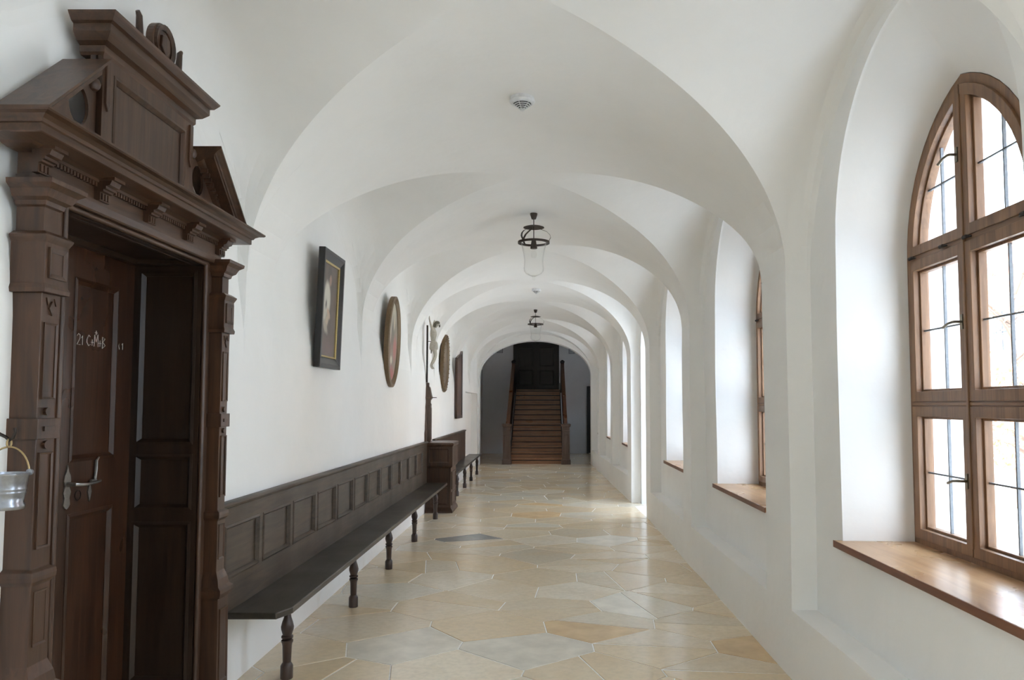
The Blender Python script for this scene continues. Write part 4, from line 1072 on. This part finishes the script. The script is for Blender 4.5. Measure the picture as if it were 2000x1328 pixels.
def detector():
    t = thing('smoke_detector', 'white round smoke detector in full view on the near vault', 'smoke detector', (-.146, 4.82, 3.515), 'smoke detectors on the vault')
    m = MB(); m.lathe([(.058, .02), (.060, -.006), (.060, -.022), (.066, -.028), (.062, -.036), (.050, -.040), (0, -.040)], seg=32, cap=False); m.build('housing', 'white', t, smooth=35)
    c = MB()
    for k in range(5):
        r0, r1 = .050 - k * .009, .050 - (k + 1) * .009 + .002; z0 = -.040 - k * .0065
        c.lathe([(r0 - .004, z0), (r0 - .008, z0 - .0065)], seg=28, cap=False)
    c.build('grille_gaps', 'slot', t)
    m = MB()
    for k in range(6):
        r0 = .052 - k * .009; z0 = -.040 - k * .0065; m.lathe([(r0 - .006, z0 + .001), (r0, z0), (r0, z0 - .0022), (r0 - .006, z0 - .0022), (r0 - .006, z0 + .001)], seg=28, cap=False)
    for k in range(6):
        a = k * PI / 3 + .2; m.tube([(.052 * cos(a), .052 * sin(a), -.041), (.006 * cos(a), .006 * sin(a), -.075)], .0018, 5)
    m.lathe([(.0, -.068), (.010, -.070), (.011, -.076), (0, -.078)], seg=16, cap=False); m.build('grille', 'white', t, smooth=35)
    return t
d1 = detector(); d1.scale = (1.22,) * 3; d2 = copy_tree(d1); d2.location = (-.155, 13.0, 3.52); d2['label'] = 'tiny far smoke detector between the two hanging lamps'

# ------------------------------------------------------------------ staircase and stair hall
def stairs():
    t = thing('staircase', 'wide worn wooden staircase climbing to the dark double door', 'staircase', (-.25, 21.7, 0)); org = Vector(t.location)
    def put(mb, nm, mat, par=t, **k):
        mb.v = [tuple(Vector(v) - org) for v in mb.v]; return mb.build(nm, mat, par, **k)
    r, g, x0, x1, Y0 = .150, .315, -.98, .47, 21.72
    for k in range(14):
        m = MB(); y = Y0 + k * g; z = (k + 1) * r
        m.box(x0, x1, y - .04, y + g, z - .035, z); st = put(m, 'tread', 'stair', bevel=.006)
        m = MB(); m.box(x0, x1, y, y + .02, z - r, z - .035); put(m, 'riser', 'stair', st); m = MB(); m.box(x0, x1, y - .014, y + .001, z - .062, z - .035); put(m, 'nosing_shadow', 'hallwood', st)  # shadow line under the nosing, put in as a dark strip
    yt = Y0 + 13 * g; m = MB(); m.box(-1.1, .6, yt + .25, 26.4, 2.02, 2.10); put(m, 'landing', 'stair')
    slope = r / g
    for sg, xs in ((-1, x0), (1, x1)):
        xa, xb = (xs - .15, xs) if sg < 0 else (xs, xs + .15); xm = (xa + xb) / 2
        m = MB(); m.prism([(Y0 - .02, 0), (Y0 + .1, 0), (yt + .3, 2.02 - .05), (yt + .3, 2.9), (Y0 + .1, 2.9 - (yt + .2 - Y0) * slope), (Y0 - .02, 2.9 - (yt + .32 - Y0) * slope)], YZ, xm - .035, xm + .035)
        put(m, 'balustrade_panel', 'hallwood')
        m = MB(); za = 2.92 - (yt + .2 - Y0) * slope
        m.prism([(Y0 + .05, za), (yt + .25, 2.92), (yt + .25, 2.97), (Y0 + .05, za + .05)], YZ, xm - .055, xm + .055); hr = put(m, 'handrail', 'rail', bevel=.008)
        m = MB(); m.prism([(Y0 + .0, .12), (Y0 + .25, .12), (yt + .3, 2.1), (yt + .3, 2.32), (Y0, .30)], YZ, (xs - .0 if sg < 0 else xs - .02), (xs + .02 if sg < 0 else xs + .0)); put(m, 'stringer', 'hallwood')
        m = MB(); c = Y0 - .11
        def sq(prof):
            vs = []
            for w, z in prof: vs += [(xm - w, c - w, z), (xm + w, c - w, z), (xm + w, c + w, z), (xm - w, c + w, z)]
            n = len(prof); return vs, [(i * 4 + q, i * 4 + (q + 1) % 4, (i + 1) * 4 + (q + 1) % 4, (i + 1) * 4 + q) for i in range(n - 1) for q in range(4)] + [(0, 1, 2, 3), tuple(4 * n - 4 + q for q in range(4))]
        m.add(*sq([(.125, 0), (.125, .12), (.105, .15), (.10, .88), (.105, .90), (.10, .92), (.10, 1.0), (.12, 1.02), (.13, 1.05), (.13, 1.08), (.10, 1.09)])); nw = put(m, 'newel_post', 'newel', bevel=.004)
        m = MB(); r0 = rect(xm - .065, xm + .065, .25, .80); m.ring(r0, inset(r0, .015), XZ, c - .098, c - .112, c - .104); put(m, 'newel_panel', 'newel', nw)
        c = yt + .3; m = MB(); m.add(*sq([(.06, 2.0), (.06, 2.98), (.075, 3.0), (.075, 3.03), (.02, 3.08)])); put(m, 'upper_newel', 'hallwood', bevel=.004)
stairs()
def hall_fit():
    d = struct('door_2', 'tall dark panelled double door at the top of the stairs'); d['category'] = 'door'
    y = 26.4
    T3 = lambda u, v, w: (u, w, v)
    for (a, b) in ((-1.0, -.325), (-.315, .36)):
        panelled(d, 'door_leaf', 'hallwood', T3, (a, b, 2.10, 4.3), [(a + .1, b - .1, 2.25, 2.75), (a + .1, b - .1, 2.87, 3.5), (a + .1, b - .1, 3.62, 4.2)], y - .02, y - .07, y - .04, .03, 'hallwood', 'door_panel')
    m = MB(); m.box(-1.08, -1.0, y - .08, y, 2.1, 4.4); m.box(.36, .44, y - .08, y, 2.1, 4.4); m.box(-1.08, .44, y - .08, y, 4.3, 4.4); m.build('door_frame', 'hallwood', d)
    m = MB(); m.box(-.335, -.305, y - .085, y - .06, 2.1, 4.3); m.build('cover_strip', 'hallwood', d)
    d = struct('door_3', 'narrow dark door at the right of the stair hall'); d['category'] = 'door'
    d['label'] = 'dark ground-floor door on the stair hall wall beside the staircase'
    panelled(d, 'door_leaf', 'hallwood', T3, (1.42, 2.15, .02, 2.15), [(1.52, 2.05, .2, .95), (1.52, 2.05, 1.1, 2.0)], y - .02, y - .06, y - .035, .03, 'hallwood', 'door_panel')
    m = MB(); m.box(1.36, 1.42, y - .09, y, 0, 2.22); m.box(1.42, 2.18, y - .09, y, 2.15, 2.22); m.build('door_frame', 'hallwood', d)
    for i, (x, z, lab) in enumerate(((-1.53, 3.41, 'small grey plate high on the hall wall left of the dark door'), (.86, 3.38, 'small grey plate high on the hall wall right of the dark door'))):
        t = thing('vent_plate', lab, 'vent', (x, 26.4, z), 'grey plates beside the top door')
        m = MB(); r0 = rect(-.10, .10, -.08, .08); m.ring(r0, inset(r0, .02), XZ, -.002, -.03, -.03); m.build('frame', 'grey', t)
        m = MB(); m.box(-.08, .08, -.012, -.004, -.06, .06); m.build('plate', 'hallwall', t)
        for k in range(4):
            m = MB(); m.box(-.08, .08, -.02, -.012, -.05 + k * .03, -.035 + k * .03); m.build('slat', 'grey', t)
hall_fit()

# ------------------------------------------------------------------ courtyard outside
def outside():
    g = MB(); g.box(2.6, 60, -20, 60, -.5, -.35); o = g.build('ground', 'gravel'); S1(o, 'pale courtyard ground outside the windows', 'ground')
    b = thing('courtyard_building', 'pale two-storey building seen overexposed across the courtyard', 'building', (15, 24, -.35)); org = Vector(b.location)
    def put(mb, nm, mat, par=b, **k):
        mb.v = [tuple(Vector(v) - org) for v in mb.v]; return mb.build(nm, mat, par, **k)
    m = MB(); m.box(15, 22, 8, 46, -.35, 5.4); put(m, 'wall', 'facade')
    m = MB(); m.prism([(14.5, 5.35), (22.5, 5.35), (18.5, 8.8)], XZ, 7.6, 46.4); put(m, 'roof', 'roof')
    for k in range(9):
        for z in (1.2, 3.4):
            y = 10 + k * 4
            m = MB(); m.box(14.98, 15.05, y - .5, y + .5, z, z + 1.3); w = put(m, 'window', 'dark')
            m = MB(); m.box(14.94, 15.0, y - .03, y + .03, z, z + 1.3); m.box(14.94, 15.0, y - .5, y + .5, z + .62, z + .68); put(m, 'window_cross', 'facade', w)
    w2 = thing('sky_blocking_wing', 'unseen pale cross wing added to keep sky light off the window reveals', 'building', (14, -9, -.35)); org = Vector(w2.location)  # out of view, added to block low sky and dim the reveals
    m = MB(); m.box(2.9, 22, -14, -7, -.35, 6.0); put(m, 'wall', 'facade', w2)  # wall of the added unseen wing
    m = MB(); m.prism([(-14.4, 5.95), (-6.6, 5.95), (-10.5, 9.2)], lambda u, v, w: (w, u, v), 2.6, 22.4); put(m, 'roof', 'roof', w2)  # roof of the added unseen wing
    org = Vector(b.location)
    rr = random.Random(3)
    for i, (x, y, h, lab) in enumerate(((9.0, 15.2, 5.2, 'autumn tree with reddish leaves showing through the upper near window'), (7.5, 12.2, 2.6, 'leafy shrub outside low in the near window'), (9.5, 21.5, 4.6, 'second autumn tree deeper in the courtyard'))):
        t = thing('courtyard_tree', lab, 'tree' if h > 3 else 'shrub', (x, y, -.35), 'trees in the courtyard')
        m = MB(); m.tube([(0, 0, 0), (.05, .03, h * .3), (-.03, .06, h * .6), (.02, 0, h * .9)], [.16 * h / 5, .12 * h / 5, .08 * h / 5, .02], 10)
        for k in range(14):
            a = rr.uniform(0, 2 * PI); z = rr.uniform(.3, .8) * h; l = rr.uniform(.2, .32) * h
            m.tube([(0, 0, z), (cos(a) * l * .5, sin(a) * l * .5, z + l * .35), (cos(a) * l, sin(a) * l, z + l * .5)], [.035, .022, .008], 6)
        m.build('trunk', 'bark', t)
        g = MB()
        for k in range(900):
            a = rr.uniform(0, 2 * PI); rad = rr.uniform(.1, 1) ** .5 * h * .3; z = h * rr.uniform(.35, 1.0)
            rad *= math.sqrt(max(.05, 1 - ((z / h - .65) / .4) ** 2)); p = Vector((cos(a) * rad, sin(a) * rad, z)); u = Vector((rr.gauss(0, 1), rr.gauss(0, 1), rr.gauss(0, 1))).normalized(); v = u.orthogonal().normalized(); s = rr.uniform(.04, .09)
            g.add([p - u * s, p - v * s * .5, p + u * s, p + v * s * .5], [(0, 1, 2, 3)])
        tag(g.build('foliage', 'leaf', t, recalc=False), kind='stuff')
outside()
